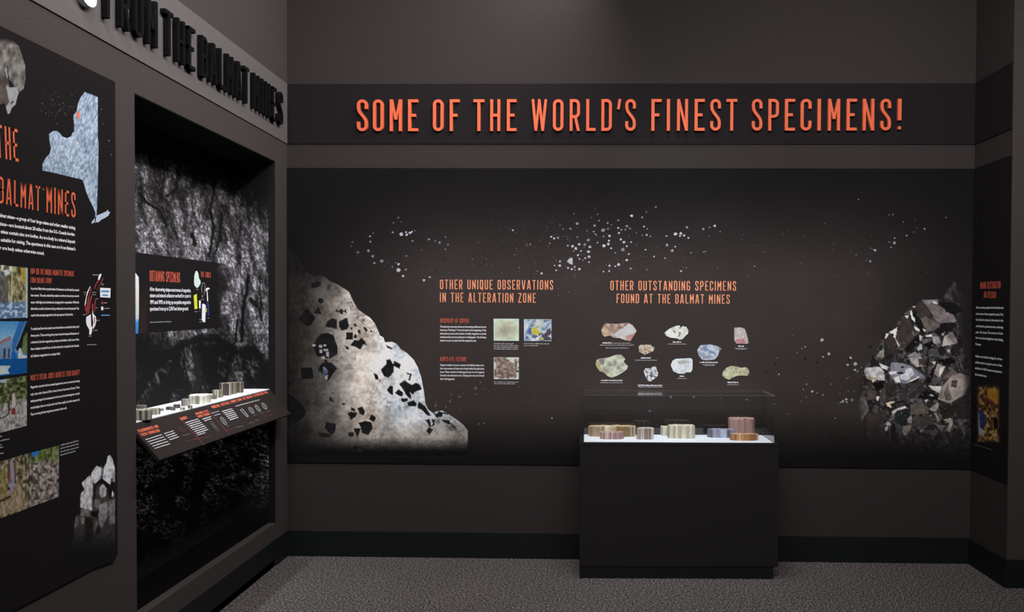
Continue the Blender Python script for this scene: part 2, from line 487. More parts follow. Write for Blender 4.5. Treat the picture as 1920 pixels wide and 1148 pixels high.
def carpet():
    mt = bpy.data.materials.new('carpet'); mt.use_nodes = True
    nt = mt.node_tree; b = nt.nodes['Principled BSDF']; b.inputs['Roughness'].default_value = .95
    b.inputs['Specular IOR Level'].default_value = .05
    tc = nt.nodes.new('ShaderNodeTexCoord')
    def N(scale, det):
        n = nt.nodes.new('ShaderNodeTexNoise'); n.inputs['Scale'].default_value = scale; n.inputs['Detail'].default_value = det
        nt.links.new(tc.outputs['Object'], n.inputs['Vector']); return n
    n1 = N(95, 3); n2 = N(2.5, 2); n3 = N(240, 2)
    r = nt.nodes.new('ShaderNodeValToRGB')
    e = r.color_ramp.elements
    e[0].position = .34; e[0].color = L3((40, 37, 37)); e[1].position = .68; e[1].color = L3((124, 119, 118))
    x = e.new(.5); x.color = L3((72, 68, 67))
    add = nt.nodes.new('ShaderNodeMath'); add.operation = 'ADD'
    m3 = nt.nodes.new('ShaderNodeMath'); m3.operation = 'MULTIPLY_ADD'; m3.inputs[1].default_value = .25; m3.inputs[2].default_value = -.125
    nt.links.new(n3.outputs['Fac'], m3.inputs[0])
    nt.links.new(n1.outputs['Fac'], add.inputs[0]); nt.links.new(m3.outputs[0], add.inputs[1])
    nt.links.new(add.outputs[0], r.inputs['Fac'])
    mp = nt.nodes.new('ShaderNodeMapRange'); mp.inputs['To Min'].default_value = .85; mp.inputs['To Max'].default_value = 1.15
    nt.links.new(n2.outputs['Fac'], mp.inputs['Value'])
    vm = nt.nodes.new('ShaderNodeVectorMath'); vm.operation = 'SCALE'
    nt.links.new(r.outputs['Color'], vm.inputs[0]); nt.links.new(mp.outputs['Result'], vm.inputs['Scale'])
    nt.links.new(vm.outputs['Vector'], b.inputs['Base Color'])
    bp = nt.nodes.new('ShaderNodeBump'); bp.inputs['Strength'].default_value = .4; bp.inputs['Distance'].default_value = .004
    nt.links.new(n1.outputs['Fac'], bp.inputs['Height']); nt.links.new(bp.outputs['Normal'], b.inputs['Normal'])
    return mt
M_carpet = carpet()

def acrylic():
    mt = bpy.data.materials.new('clear_acrylic'); mt.use_nodes = True
    nt = mt.node_tree; nt.nodes.clear()
    out = nt.nodes.new('ShaderNodeOutputMaterial'); mix = nt.nodes.new('ShaderNodeMixShader')
    tr = nt.nodes.new('ShaderNodeBsdfTransparent'); tr.inputs[0].default_value = (.99, .992, .992, 1)
    gl = nt.nodes.new('ShaderNodeBsdfGlossy'); gl.inputs['Roughness'].default_value = .02
    gl.inputs[0].default_value = (1, 1, 1, 1)
    fr = nt.nodes.new('ShaderNodeFresnel'); fr.inputs['IOR'].default_value = 1.45
    ge = nt.nodes.new('ShaderNodeNewGeometry'); mr = nt.nodes.new('ShaderNodeMapRange')
    mr.inputs['To Min'].default_value = 1.42; mr.inputs['To Max'].default_value = 1 / 1.42   # same reflectance on both sides of a sheet
    nt.links.new(ge.outputs['Backfacing'], mr.inputs['Value']); nt.links.new(mr.outputs['Result'], fr.inputs['IOR'])
    nt.links.new(fr.outputs[0], mix.inputs[0]); nt.links.new(tr.outputs[0], mix.inputs[1]); nt.links.new(gl.outputs[0], mix.inputs[2])
    nt.links.new(mix.outputs[0], out.inputs[0])
    return mt
M_glass = acrylic()
M_edge_glint = solid('acrylic_edge_glint', (176, 172, 170), .3, .25, 30, spec=.5)  # paler edge colour, a highlight painted onto the cover's right edge

# ------------------------------------------------------------------ the room
XL, YL, XR, YR = -1.8007, 4.5364, 2.3114, 4.4423
XE, YE = 2.315, 4.0518
ZT = 4.0
ub = np.array([XR - XL, YR - YL, 0.0]); LB = np.linalg.norm(ub); ub /= LB
ANG_B = math.atan2(ub[1], ub[0])
PN, PF, PZB, PZT = 3.0033, 4.3613, 0.2487, 2.3624      # niche opening
ZPB, ZPT, ZBB, ZBT, ZBS = 0.5693, 2.3564, 2.501, 2.861, 0.1533
NXB = -2.045                                            # niche back
structure(boxes('floor', [(-3.0, 5.2, -2.5, 5.2, -0.08, 0.0)], M_carpet))
structure(boxes('ceiling', [(-2.4, 5.2, -2.5, 5.2, ZT, ZT + .08)], M_ceil))
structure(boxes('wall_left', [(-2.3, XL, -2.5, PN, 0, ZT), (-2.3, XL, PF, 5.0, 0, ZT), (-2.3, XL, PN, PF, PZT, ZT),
                              (-2.3, XL, PN, PF, 0, PZB), (-2.3, NXB - .003, PN, PF, PZB, PZT)], M_wall_lit))
pb = Plane((XL, YL, 0), ub, (0, 0, 1))
def on_back(name, lst, mat, bevel=0):
    """boxes given in back-wall coordinates (along, out into the room, up)"""
    o = boxes(name, [(a0, a1, -d1, -d0, z0, z1) for a0, a1, d0, d1, z0, z1 in lst], mat, bevel=bevel)
    o.location = (XL, YL, 0); o.rotation_euler = (0, 0, ANG_B)
    return o
structure(on_back('wall_back', [(-.2, LB + .2, -.2, 0, 0, ZT)], M_wall))
structure(boxes('wall_right', [(XE, XE + .25, YE + .001, 4.62, 0, ZT)], M_wall))
structure(boxes('wall_far_right', [(XE + .002, 5.0, YE, YE + .2, 0, ZT)], M_wall_lit))
structure(boxes('baseboard_left', [(XL, XL + .004, -2.5, YL - .004, .04, ZBS), (XL - .012, XL, -2.5, 4.345, 0, .04) ], M_base))
structure(boxes('trim_1', [(XL, XL + .006, 4.352, YL - .004, 0, ZBS - .002)], M_base))
structure(on_back('baseboard_back', [(0.006, LB - .002, 0, .012, 0, ZBS)], M_base, bevel=.001))
structure(boxes('baseboard_right', [(XE - .012, XE, YE - .012, YR - .012, 0, ZBS)], M_base))
structure(boxes('baseboard_far_right', [(XE + .0005, 5.0, YE - .012, YE, 0, ZBS)], M_base))

# ------------------------------------------------------------------ header banner on the back wall
PB = Plane(np.array([XL, YL, 0]) + np.array([ub[1], -ub[0], 0]) * .006, ub, (0, 0, 1))
ban = PB.empty('header_banner', 'long dark banner board on the back wall with large orange raised letters', 'banner')
boxes('backboard', [(0.0, LB, 0, .0055, ZBB, ZBT)], M_band, ban)
xs = [('S', 103, 175, 0), ('O', 210, 280, 0), ('M', 322, 402, 0), ('E', 444, 510, 0), ('O', 610, 680, 0), ('F', 722, 786, 0), ('T', 880, 952, 0),
      ('H', 992, 1058, 0), ('E', 1103, 1167, 0), ('W', 1266, 1372, 0), ('O', 1410, 1480, 0), ('R', 1522, 1590, 0), ('L', 1632, 1695, 0),
      ('D', 1733, 1803, 0), ("'", 1838, 1864, 0), ('S', 8, 78, 1), ('F', 182, 250, 1), ('I', 285, 306, 1), ('N', 353, 426, 1), ('E', 470, 538, 1),
      ('S', 575, 645, 1), ('T', 682, 754, 1), ('S', 852, 922, 1), ('P', 962, 1032, 1), ('E', 1072, 1140, 1), ('C', 1177, 1250, 1),
      ('I', 1290, 1312, 1), ('M', 1360, 1440, 1), ('E', 1484, 1552, 1), ('N', 1592, 1668, 1), ('S', 1710, 1780, 1), ('!', 1824, 1850, 1)]
SC = 1920 / 540.0
PBf = Plane(PB.o + PB.n * .018, ub, (0, 0, 1))
for ch, a0, a1, part in xs:
    ox = 1170 if part else 640
    x0, x1 = ox + a0 / SC, ox + a1 / SC
    yb = np.interp(x0, [660, 1700], [246.0, 244.6]); yt = np.interp(x0, [660, 1700], [186.4, 185.0])
    (u0, u1, ut), (v0, v1, vt) = PBf.at([x0, x1, x0], [yb, yb, yt])
    h = float(vt - v0); gw, ribs = glyph(ch); sx = float(u1 - u0) / (gw * h)
    V, F = [], []
    for k, rb in enumerate(ribs): ribbon_mesh(rb, float(u0), float(v0), h, V, F, .018 - .0002 * k, sx)
    link_mesh('letter', V, F, M_orange, ban)

# ------------------------------------------------------------------ banner bands on the side walls
PL = Plane((XL, 0, 0), (0, 1, 0), (0, 0, 1))
bl = PL.empty('header_banner', 'grey banner board along the top of the left wall with black standing letters', 'banner')
boxes('backboard', [(-1.2, YL - .008, -.005, 0, ZBB, ZBT)], M_bandL, bl)
words = [('S', 2.65, 2.73), ('FROM', 2.79, 3.12), ('THE', 3.176, 3.421), ('BALMAT', 3.478, 3.965), ('MINES', 4.025, 4.41)]
for wd_, ya, yb_ in words:
    h = .189; sx = (yb_ - ya) / (str_width(wd_) * h); x = ya
    for ch in wd_:
        gw, ribs = glyph(ch); V, F = [], []
        for k, rb in enumerate(ribs): ribbon_mesh(rb, x, 2.58, h, V, F, .024 - .0002 * k, sx)
        V = [(p[0], p[1] - .005, p[2]) for p in V]
        wh = wd_ == 'S'
        link_mesh('letter', V, F, M_lwhite if wh else M_lblack, bl, label='white letter S' if wh else None)
        x += (gw + TRK) * h * sx
PR = Plane((XE, YR, 0), (0, -1, 0), (0, 0, 1))
br = PR.empty('header_banner', 'short blank dark banner board high on the narrow right wall', 'banner')
boxes('backboard', [(0.01, YR - YE - .002, -.005, 0, ZBB, ZBT)], M_band, br)

# ------------------------------------------------------------------ big mural on the back wall
mu = PB.empty('mural_panel', 'wide dark mural panel on the back wall with white rock and specimen pictures', 'panel')
boxes('board', [(0.0, LB, 0, .0055, ZPB, ZPT)], M_board, mu)
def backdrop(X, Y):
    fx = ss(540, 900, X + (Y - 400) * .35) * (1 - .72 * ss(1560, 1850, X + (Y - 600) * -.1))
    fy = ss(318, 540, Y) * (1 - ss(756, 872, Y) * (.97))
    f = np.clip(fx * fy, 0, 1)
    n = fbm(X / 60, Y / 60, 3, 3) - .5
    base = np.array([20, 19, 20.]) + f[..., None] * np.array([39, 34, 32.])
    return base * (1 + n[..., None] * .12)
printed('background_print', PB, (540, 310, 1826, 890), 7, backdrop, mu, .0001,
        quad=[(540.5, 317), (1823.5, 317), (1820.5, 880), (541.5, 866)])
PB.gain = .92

# specks
rnd = random.Random(5)
def blob(x, y, r, n=8, e=1.0, jit=.25):
    t0 = rnd.random() * 6.28; r = r * .88
    return [(x + r * e * (1 + rnd.uniform(-jit, jit)) * math.cos(t0 + 6.283 * k / n), y + r * (1 + rnd.uniform(-jit, jit)) * math.sin(t0 + 6.283 * k / n)) for k in range(n)]
bright, mid, dimp, dark = [], [], [], []
c1 = [(430,158,12,2),(475,302,22,1),(380,377,18,1),(275,382,13,1),(230,325,12,2),(683,215,12,2),(790,258,14,1),(725,332,20,1),(715,417,16,1),(740,455,11,0),
      (768,168,14,2),(615,403,12,2),(912,295,18,1),(965,320,10,1),(918,380,15,1),(850,397,30,1),(1065,255,15,1),(1258,190,24,0),(1408,210,16,1),(1468,135,15,2),
      (1603,62,18,2),(1190,338,22,1),(1065,363,15,0),(1110,390,15,1),(1168,387,14,1),(1232,370,15,1),(1075,437,18,0),(1435,345,15,0),(1483,377,12,1),(1327,434,9,1),
      (1412,472,12,1),(1474,464,15,0),(1524,483,11,0),(940,480,20,0),(856,487,16,1),(636,540,24,1),(480,497,12,1),(105,490,16,0),(145,515,18,0),(200,508,20,1),
      (82,585,13,1),(342,617,13,0),(410,628,22,0),(505,598,20,0),(585,605,22,1),(455,662,25,0),(425,697,12,1),(531,695,15,0),(660,638,22,0),(640,706,24,0),
      (768,575,12,0),(932,547,16,0),(858,618,28,0),(922,597,24,0),(963,655,15,0),(1103,528,18,0),(1146,568,22,0),(1250,567,14,0),(1188,625,16,0),(1130,677,32,1),
      (1458,677,14,0),(1217,738,15,0),(1023,720,14,1),(1188,828,20,0),(1072,888,25,0),(1023,914,14,0),(940,906,18,0),(935,983,16,0),(855,993,14,0),(1245,947,14,0),
      (1580,775,14,0),(1740,798,13,0),(1770,612,16,0),(1760,480,13,0),(1830,690,14,0),(487,755,17,0),(645,775,24,0),(590,798,16,0),(508,810,13,0),(558,824,9,0),
      (645,856,14,0),(230,843,17,0),(227,905,24,0),(150,901,12,0),(177,973,13,0),(345,937,17,0),(398,955,20,0),(440,925,15,0),(505,957,22,0),(1477,963,11,1),(445,970,12,1)]
for x, y, r, l in c1: (bright, mid, dimp)[l].append(blob(1020 + x / 7.654, 380 + y / 7.654, r / 7.654 * .95, e=1.1))
bright.append([(1020 + x / 7.654, 380 + y / 7.654) for x, y in ((330, 845), (350, 815), (390, 788), (410, 800), (412, 893), (370, 880))])
c2 = [(568,300,19,0),(620,305,15,0),(652,287,14,0),(668,276,9,0),(614,280,9,0),(487,281,10,1),(693,265,7,1),(540,143,11,2),(493,193,10,2),(567,182,7,2),
      (272,320,8,0),(276,370,12,1),(300,291,8,2),(258,457,13,1),(297,510,15,1),(312,573,12,1),(383,554,17,1),(157,473,15,2),(105,376,10,2),(94,412,8,2),
      (676,364,9,1),(830,348,12,1),(888,364,7,1),(932,379,12,1),(987,325,7,1),(1010,398,9,1),(985,444,8,1),(762,450,7,2),(616,506,9,1),(541,583,13,0),
      (517,570,7,1),(483,610,8,1),(541,638,20,0),(611,634,11,1),(585,695,13,0),(784,736,13,0),(838,706,10,0),(1625,262,9,0),(1897,671,12,0),(1790,396,9,1),(1858,650,7,1),(1240,535,4,0),(1688,617,6,1)]
for x, y, r, l in c2: (bright, mid, dimp)[l].append(blob(640 + x / 5.053, 380 + y / 5.053, r / 5.053, e=1.1))
c3 = [(126,282,16,0),(175,278,14,0),(168,302,9,0),(205,297,13,0),(243,318,10,0),(230,222,12,1),(378,238,11,1),(433,224,8,1),(481,209,12,0),(47,300,9,0),(52,383,12,0),
      (97,433,14,0),(124,398,8,0),(35,500,9,0),(268,452,8,1),(382,446,8,1),(400,439,7,1),(178,617,9,0),(226,588,7,1),(529,262,6,1),(428,300,5,1),(840,573,8,1),(815,553,6,2),(1260,545,7,2),(1880,528,10,0),(1913,425,9,1),(1757,470,6,2),(1050,588,5,2),(1280,305,6,2)]
for x, y, r, l in c3: (bright, mid, dimp)[l].append(blob(1240 + x / 4.8, 380 + y / 4.8, r / 4.8, e=1.1))
c4 = [(697,216,19,0),(769,366,16,0),(707,398,10,0),(516,291,10,0),(478,307,9,1),(428,350,8,1),(231,587,9,0),(211,411,7,1),(972,484,13,0),(1003,409,15,0),(1053,476,22,0),
      (1051,538,14,0),(1080,553,9,0),(1121,511,9,1),(962,630,9,1),(530,694,11,1),(495,748,9,1),(591,770,14,0),(643,788,9,1),(708,806,13,1),(527,831,8,1),(790,692,8,1),
      (955,855,15,0),(920,877,14,0),(961,886,10,0),(1015,861,17,1),(898,888,8,0),(869,903,8,1),(838,1059,9,1),(470,880,12,2),(180,911,8,1),(1045,771,8,1),(978,767,7,1),(887,788,9,2),(700,1052,6,2),(650,876,6,2)]
for x, y, r, l in c4: (bright, mid, dimp)[l].append(blob(1420 + x / 5.741, 600 + y / 5.741, r / 5.741, e=1.1))
for x, y, r, l in [(632,177,22,2),(685,107,14,2),(716,185,9,2),(346,248,14,2),(440,275,19,2),(335,330,17,2),(166,375,21,2),(285,395,16,2),(632,243,12,2),(1518,523,9,0),(1110,503,6,2),(665,590,14,2),(728,585,13,2)]:
    (bright, mid, dimp)[l].append(blob(790 + x / 6.194, 700 + y / 6.194, r / 6.194, e=1.1))
for x, y, r, l in [(293,788,16,0),(228,935,16,0),(240,757,9,1),(507,747,14,1),(553,685,24,1),(555,623,12,0),(483,675,10,1),(717,587,15,1),(812,540,13,2),(853,483,10,2),(957,496,14,1),(673,406,9,1),(482,310,12,2),(530,303,15,2),(68,100,10,1),(830,383,9,2),(1245,343,13,2),(40,845,14,2),(175,920,9,1)]:
    (bright, mid, dimp)[l].append(blob(1600 + x / 7.175, 360 + y / 7.175, r / 7.175))
for x, y, r, l in [(650,158,8,1),(783,157,8,1),(942,165,7,2),(1093,173,7,1),(525,240,7,1),(950,195,5,2),(1060,192,5,2),(1255,200,5,1)]:
    (bright, mid, dimp)[l].append(blob(1050 + x / 3.122, 694 + y / 3.122, r / 3.122))
for x, y, r in [(1040+800/7.6,380+365/7.6,3),(957,461,3.5),(908,490,4),(832,487,4),(817,506,4),(868,446,3),(880,446,4),(1038,441,4),(1024,434,3),(1593,675,3.5),(1532,680,3),(1510,673,3.5),(1437,697,3),(1453,682,3.5),(1591,500,4),(1624,500,4),(1614,482,4),(941,447,3),(1632,650,4),(690,443,3),(720,473,3)]:
    dark.append(blob(x, y, r * .8))
for _ in range(750):
    cx_, sx_, cy_, sy_ = rnd.choice([(1000, 45, 470, 38), (1080, 90, 500, 40), (1120, 130, 520, 40), (900, 170, 510, 40), (1500, 160, 500, 50), (1520, 90, 690, 60), (880, 90, 745, 25), (1160, 160, 560, 60)])
    x = rnd.gauss(cx_, sx_); y = rnd.gauss(cy_, sy_)
    if not (600 < x < 1790 and 360 < y < 840) or (x < 740 and y > 500): continue
    (mid if rnd.random() < .25 else dimp).append(blob(x, y, rnd.uniform(.5, 1.1), 5))
M_sp = [solid('speck_bright', (176, 176, 188), .6, .05), solid('speck_mid', (124, 122, 130), .6, .05), solid('speck_dim', (86, 83, 86), .6, .05), solid('speck_dark', (26, 24, 25), .6, .05)]
for nm, lst, mt in (('bright_specks', bright, 0), ('grey_specks', mid, 1), ('faint_specks', dimp, 2), ('dark_specks', dark, 3)):
    o = flat_polys(nm, PB, lst, M_sp[mt], mu, .0005 + .0001 * mt); o['kind'] = 'stuff'

# white rock with black crystals
rock = [(541, 466), (548, 469), (556, 479), (563, 490), (568, 500), (577, 512), (588, 519), (600, 517), (610, 520), (618, 527), (632, 533), (645, 541), (655, 548), (661, 562), (671, 580),
        (682, 588), (694, 596), (703, 607), (710, 622), (712, 629), (719, 633), (722, 642), (735, 641), (744, 645), (752, 655), (764, 663), (776, 675), (784, 690), (790, 708), (795, 735), (798, 758), (803, 768), (812, 775), (820, 771), (829, 770),
        (843, 778), (856, 787), (869, 797), (877, 808), (877, 825), (875, 853), (700, 853), (541, 853)]
def C(ox, oy, sc, *polys): return [[(ox + a_ / sc, oy + b_ / sc) for a_, b_ in p] for p in polys]
xt = C(530, 440, 5.216, [(160,365),(200,322),(245,362),(212,415)], [(280,470),(372,458),(378,492),(330,520),(288,528)], [(342,640),(360,620),(398,628),(402,660),(375,678),(350,665)],
       [(305,775),(348,698),(382,778)], [(152,820),(240,720),(322,812),(285,880),(235,897),(190,865)], [(418,905),(435,850),(475,820),(530,825),(533,925),(470,910)],
       [(547,850),(628,812),(652,890),(630,930),(575,938),(552,900)], [(515,755),(530,725),(540,750),(575,725),(600,745),(615,728),(628,770),(600,755),(578,782),(550,760)],
       [(625,955),(688,960),(685,1030),(618,1025)], [(693,870),(712,868),(735,900),(700,895)], [(658,920),(682,900),(680,935)], [(730,930),(765,935),(755,978),(733,955)],
       [(785,905),(810,905),(835,940),(815,955)], [(780,825),(795,825),(800,850),(790,848)], [(860,940),(880,940),(878,955),(862,955)], [(700,970),(730,985),(722,1020),(695,1010)],
       [(660,1085),(700,1030),(740,1040),(770,1010),(800,1040),(825,1080),(790,1075),(770,1110),(755,1125),(715,1098)], [(597,1082),(630,1095),(652,1110),(635,1130)],
       [(300,1080),(340,1010),(380,970),(440,962),(498,985),(515,1040),(540,1100),(535,1170),(470,1215),(400,1205),(330,1190)])
xt += C(530, 640, 4.989, [(172,248),(275,245),(292,350),(175,352)], [(325,290),(345,235),(380,195),(450,195),(512,255),(470,310),(440,360),(415,378),(385,355),(390,320),(350,280)],
        [(52,490),(120,535),(180,590),(215,650),(205,700),(130,760),(55,810)], [(465,470),(490,490),(470,497)], [(440,510),(465,540),(472,572),(435,555)], [(552,575),(590,582),(582,600),(560,598)],
        [(608,675),(640,660),(695,670),(690,700),(640,738)], [(640,615),(680,635),(675,660),(640,645)], [(700,625),(745,610),(772,660),(760,697),(720,680)], [(830,685),(875,715),(855,757),(805,730)],
        [(708,765),(770,745),(828,758),(845,815),(800,878),(745,860),(730,800)], [(660,812),(732,818),(700,905)], [(612,855),(665,855),(668,885),(640,897),(615,885)],
        [(405,755),(500,775),(490,850),(455,880),(395,820)], [(335,855),(400,858),(455,880),(440,902),(350,898)], [(848,295),(890,315),(893,360),(865,350)], [(900,358),(918,360),(908,382)],
        [(640,1030),(670,975),(740,990),(735,1045)], [(52,370),(80,390),(55,430)], [(385,170),(415,170),(420,200),(395,200)])
xt += C(690, 620, 4.59, [(110,335),(160,285),(155,255),(190,245),(220,295),(225,350),(180,408),(140,395)], [(225,262),(285,290),(270,330),(215,300)], [(48,368),(85,385),(90,415),(70,425)], [(95,420),(108,425),(105,440)],
        [(268,460),(315,428),(375,470),(410,450),(445,465),(465,508),(400,530),(390,555),(360,530),(372,560),(368,590),(330,560),(310,520)], [(232,538),(265,505),(305,535),(295,570),(260,558)],
        [(160,510),(190,475),(218,480),(215,555),(195,550)], [(285,580),(340,585),(342,605),(310,618),(285,605)], [(335,620),(395,600),(420,630),(410,655),(350,655)], [(425,640),(440,612),(490,650),(545,735),(515,735),(460,680),(428,670)],
        [(330,360),(378,375),(362,430),(345,428),(360,385),(335,378)], [(555,700),(590,720),(610,690),(640,705),(640,740),(590,750)], [(640,700),(690,715),(685,725),(645,715)], [(635,765),(700,775),(715,800),(700,810),(640,780)],
        [(722,805),(755,830),(750,842),(728,830)], [(500,865),(525,830),(560,855),(530,897)], [(490,770),(530,760),(545,830),(530,830),(510,790)], [(545,760),(578,770),(570,820),(545,825),(560,800)],
        [(150,120),(200,145),(215,165),(170,150)])
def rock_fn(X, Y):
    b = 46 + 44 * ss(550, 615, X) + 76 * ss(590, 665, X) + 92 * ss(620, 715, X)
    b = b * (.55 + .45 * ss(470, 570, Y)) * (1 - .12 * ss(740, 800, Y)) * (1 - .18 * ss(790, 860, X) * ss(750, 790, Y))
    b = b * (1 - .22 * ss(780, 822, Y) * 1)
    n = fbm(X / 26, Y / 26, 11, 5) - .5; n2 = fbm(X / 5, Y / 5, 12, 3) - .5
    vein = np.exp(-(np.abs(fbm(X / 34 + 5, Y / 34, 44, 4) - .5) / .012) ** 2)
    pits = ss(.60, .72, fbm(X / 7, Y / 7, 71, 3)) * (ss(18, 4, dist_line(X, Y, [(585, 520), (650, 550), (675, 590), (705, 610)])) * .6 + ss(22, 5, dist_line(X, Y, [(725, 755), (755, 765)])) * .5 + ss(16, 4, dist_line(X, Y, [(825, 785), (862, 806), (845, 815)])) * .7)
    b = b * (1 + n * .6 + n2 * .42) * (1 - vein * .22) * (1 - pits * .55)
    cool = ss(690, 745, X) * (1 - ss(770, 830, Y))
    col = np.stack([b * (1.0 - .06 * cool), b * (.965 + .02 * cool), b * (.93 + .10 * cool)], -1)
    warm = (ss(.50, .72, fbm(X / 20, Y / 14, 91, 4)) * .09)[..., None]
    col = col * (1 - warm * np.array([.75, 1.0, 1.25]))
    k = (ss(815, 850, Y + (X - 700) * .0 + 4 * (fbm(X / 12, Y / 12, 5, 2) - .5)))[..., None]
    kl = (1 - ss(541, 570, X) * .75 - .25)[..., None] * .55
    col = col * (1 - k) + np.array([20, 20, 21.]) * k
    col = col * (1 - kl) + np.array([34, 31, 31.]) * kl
    cr = np.zeros(X.shape, bool); edge = np.zeros(X.shape)
    for p in xt:
        xs_ = [q[0] for q in p]; ys_ = [q[1] for q in p]
        bb = (X > min(xs_) - 4) & (X < max(xs_) + 4) & (Y > min(ys_) - 4) & (Y < max(ys_) + 4)
        if not bb.any(): continue
        ii = inpoly(X[bb], Y[bb], p); tmp = np.zeros(X.shape, bool); tmp[bb] = ii; cr |= tmp
    dk = 28 + 22 * (fbm(X / 9, Y / 9, 61, 2) - .3)
    # facet highlights inside the larger crystals
    dc = np.stack([dk, dk * .98, dk * 1.03], -1) * (.72 + .3 * ss(560, 640, X))[..., None]
    col[cr] = dc[cr]
    hl = C(530, 640, 4.989, [(372,245),(395,240),(430,290),(405,300)], [(275,30),(305,30),(305,48),(275,48)], [(340,35),(368,35),(368,60),(340,60)], [(385,30),(410,30),(410,50),(385,50)],
           [(343,78),(368,78),(368,108),(343,108)], [(385,72),(425,75),(425,90),(385,90)], [(405,95),(430,95),(432,150),(408,140)], [(365,140),(397,140),(397,168),(365,168)], [(395,322),(425,318),(415,365),(395,360)])
    for i, p in enumerate(hl):
        col[inpoly(X, Y, p)] = (120, 128, 148) if i == 0 else (168, 166, 172)
    col[inpoly(X, Y, C(530, 640, 4.989, [(375,262),(430,285),(405,318),(385,318)])[0])] = (78, 92, 120)
    col[inpoly(X, Y, C(690, 620, 4.59, [(338,378),(352,376),(348,400),(338,395)])[0])] = (225, 228, 235)
    return col
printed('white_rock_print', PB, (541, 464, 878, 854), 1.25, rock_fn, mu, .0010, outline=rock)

# dark crystal cluster: facets
A1 = (1590, 490, 6.379); A2 = (1590, 670, 5.467)
fac = []
def F1(col, *pts): fac.append((col, [(A1[0] + x / A1[2], A1[1] + y / A1[2]) for x, y in pts]))
def F2(col, *pts): fac.append((col, [(A2[0] + x / A2[2], A2[1] + y / A2[2]) for x, y in pts]))
F1((30,28,29),(420,870),(590,700),(650,640),(760,530),(880,460),(1080,450),(1200,330),(1260,230),(1400,140),(1480,220),(1480,1148),(320,1148),(420,960))
F1((70,62,62),(1160,320),(1260,310),(1300,350),(1200,350)); F1((52,49,50),(1380,200),(1420,150),(1478,230),(1440,320),(1390,290))
F1((78,74,76),(1405,135),(1440,165),(1478,215),(1470,240),(1430,195)); F1((100,96,98),(1250,245),(1290,258),(1300,290),(1265,288))
F1((62,58,58),(1290,340),(1400,420),(1440,480),(1400,560),(1330,460)); F1((72,68,68),(1290,340),(1330,360),(1360,410),(1340,410))
F1((80,75,76),(1130,430),(1170,415),(1165,440)); F1((76,72,74),(1200,440),(1260,450),(1230,470)); F1((20,19,20),(1090,480),(1280,500),(1380,600),(1250,640),(1180,600),(1110,540))
F1((44,42,43),(1330,620),(1480,600),(1480,1000),(1350,900),(1300,700))
F1((104,94,94),(885,470),(1010,480),(1160,580),(1180,640),(1120,740),(1060,720),(960,560),(900,500)); F1((128,126,134),(885,462),(1075,462),(1072,515),(1000,480),(960,520),(930,500))
F1((205,210,222),(1005,472),(1070,498),(1068,518),(1020,500)); F1((110,100,104),(1180,610),(1260,640),(1300,720),(1130,740),(1150,680))
F1((52,46,44),(780,545),(880,500),(960,580),(1030,720),(990,830),(940,840),(870,690)); F1((88,80,74),(870,690),(930,660),(1060,740),(1110,740),(1040,830),(940,850))
F1((200,190,185),(770,540),(810,535),(790,560)); F1((24,22,23),(1130,745),(1300,735),(1240,830),(1110,900),(1030,850)); F1((24,22,23),(770,590),(870,700),(930,840),(900,890),(800,740))
F1((225,232,242),(742,600),(762,590),(770,650),(800,690),(800,735),(760,690)); F1((228,235,245),(790,775),(850,810),(850,840),(800,815)); F1((200,200,215),(895,808),(930,820),(915,850))
F1((58,47,46),(640,660),(740,690),(780,800),(800,900),(700,1020),(660,1080),(600,980),(590,850),(640,720)); F1((235,240,245),(675,650),(725,655),(710,685)); F1((96,90,90),(760,830),(790,850),(800,900),(775,880))
F1((235,242,246),(495,845),(580,800),(590,785),(580,850),(565,920),(540,905),(548,870),(505,860)); F1((235,240,246),(440,925),(455,870),(485,865),(485,910)); F1((50,42,41),(430,960),(490,870),(560,920),(625,1020),(590,1120),(500,1090),(430,1010))
F1((190,180,190),(565,930),(590,960),(620,1018),(600,1015)); F1((20,19,20),(800,900),(860,920),(840,990),(700,1110),(680,1050)); F1((160,160,176),(850,880),(890,900),(870,960),(850,930)); F1((190,192,210),(920,890),(1010,870),(1000,905),(930,905))
F1((130,124,130),(1000,900),(1080,900),(1110,960),(1060,1000),(1020,980)); F1((90,82,84),(880,940),(980,920),(1010,960),(900,1000)); F1((18,17,18),(900,990),(1010,950),(1020,1020),(960,1060)); F1((122,118,124),(700,1140),(800,1080),(880,1140))
F1((150,150,165),(820,1040),(880,985),(890,1050),(840,1070)); F1((150,144,136),(1150,900),(1250,850),(1290,1000),(1220,1000),(1120,1020)); F1((112,98,102),(1180,890),(1250,850),(1310,960),(1290,1005),(1240,960)); F1((150,150,158),(1110,880),(1160,840),(1140,890))
F1((70,70,74),(960,1060),(1060,1040),(1100,1140),(960,1140)); F1((140,138,142),(1180,1060),(1220,1050),(1225,1085),(1190,1100)); F1((120,125,105),(350,1110),(380,1075),(430,1050),(430,1148),(350,1148)); F1((30,28,29),(1230,1000),(1330,980),(1340,1140),(1240,1120))
F2((34,32,32),(100,400),(340,0),(1150,0),(1250,200),(1240,640),(1050,850),(600,900),(250,960),(160,640))
F2((150,142,142),(620,0),(760,0),(760,90),(700,100),(650,60)); F2((66,58,54),(720,10),(775,20),(770,80),(725,85)); F2((130,120,118),(880,60),(960,80),(980,130),(930,210),(880,170))
F2((22,20,21),(800,260),(900,60),(915,70),(840,270)); F2((170,168,172),(170,110),(320,98),(370,150),(380,240),(200,225),(165,160)); F2((150,138,110),(190,190),(290,215),(285,250),(200,225))
F2((180,182,200),(320,60),(410,100),(400,130),(340,110)); F2((110,112,128),(440,50),(560,60),(640,90),(700,130),(790,200),(780,230),(700,200),(600,270),(480,260),(430,170)); F2((170,176,200),(590,120),(650,110),(680,170),(640,215),(580,200))
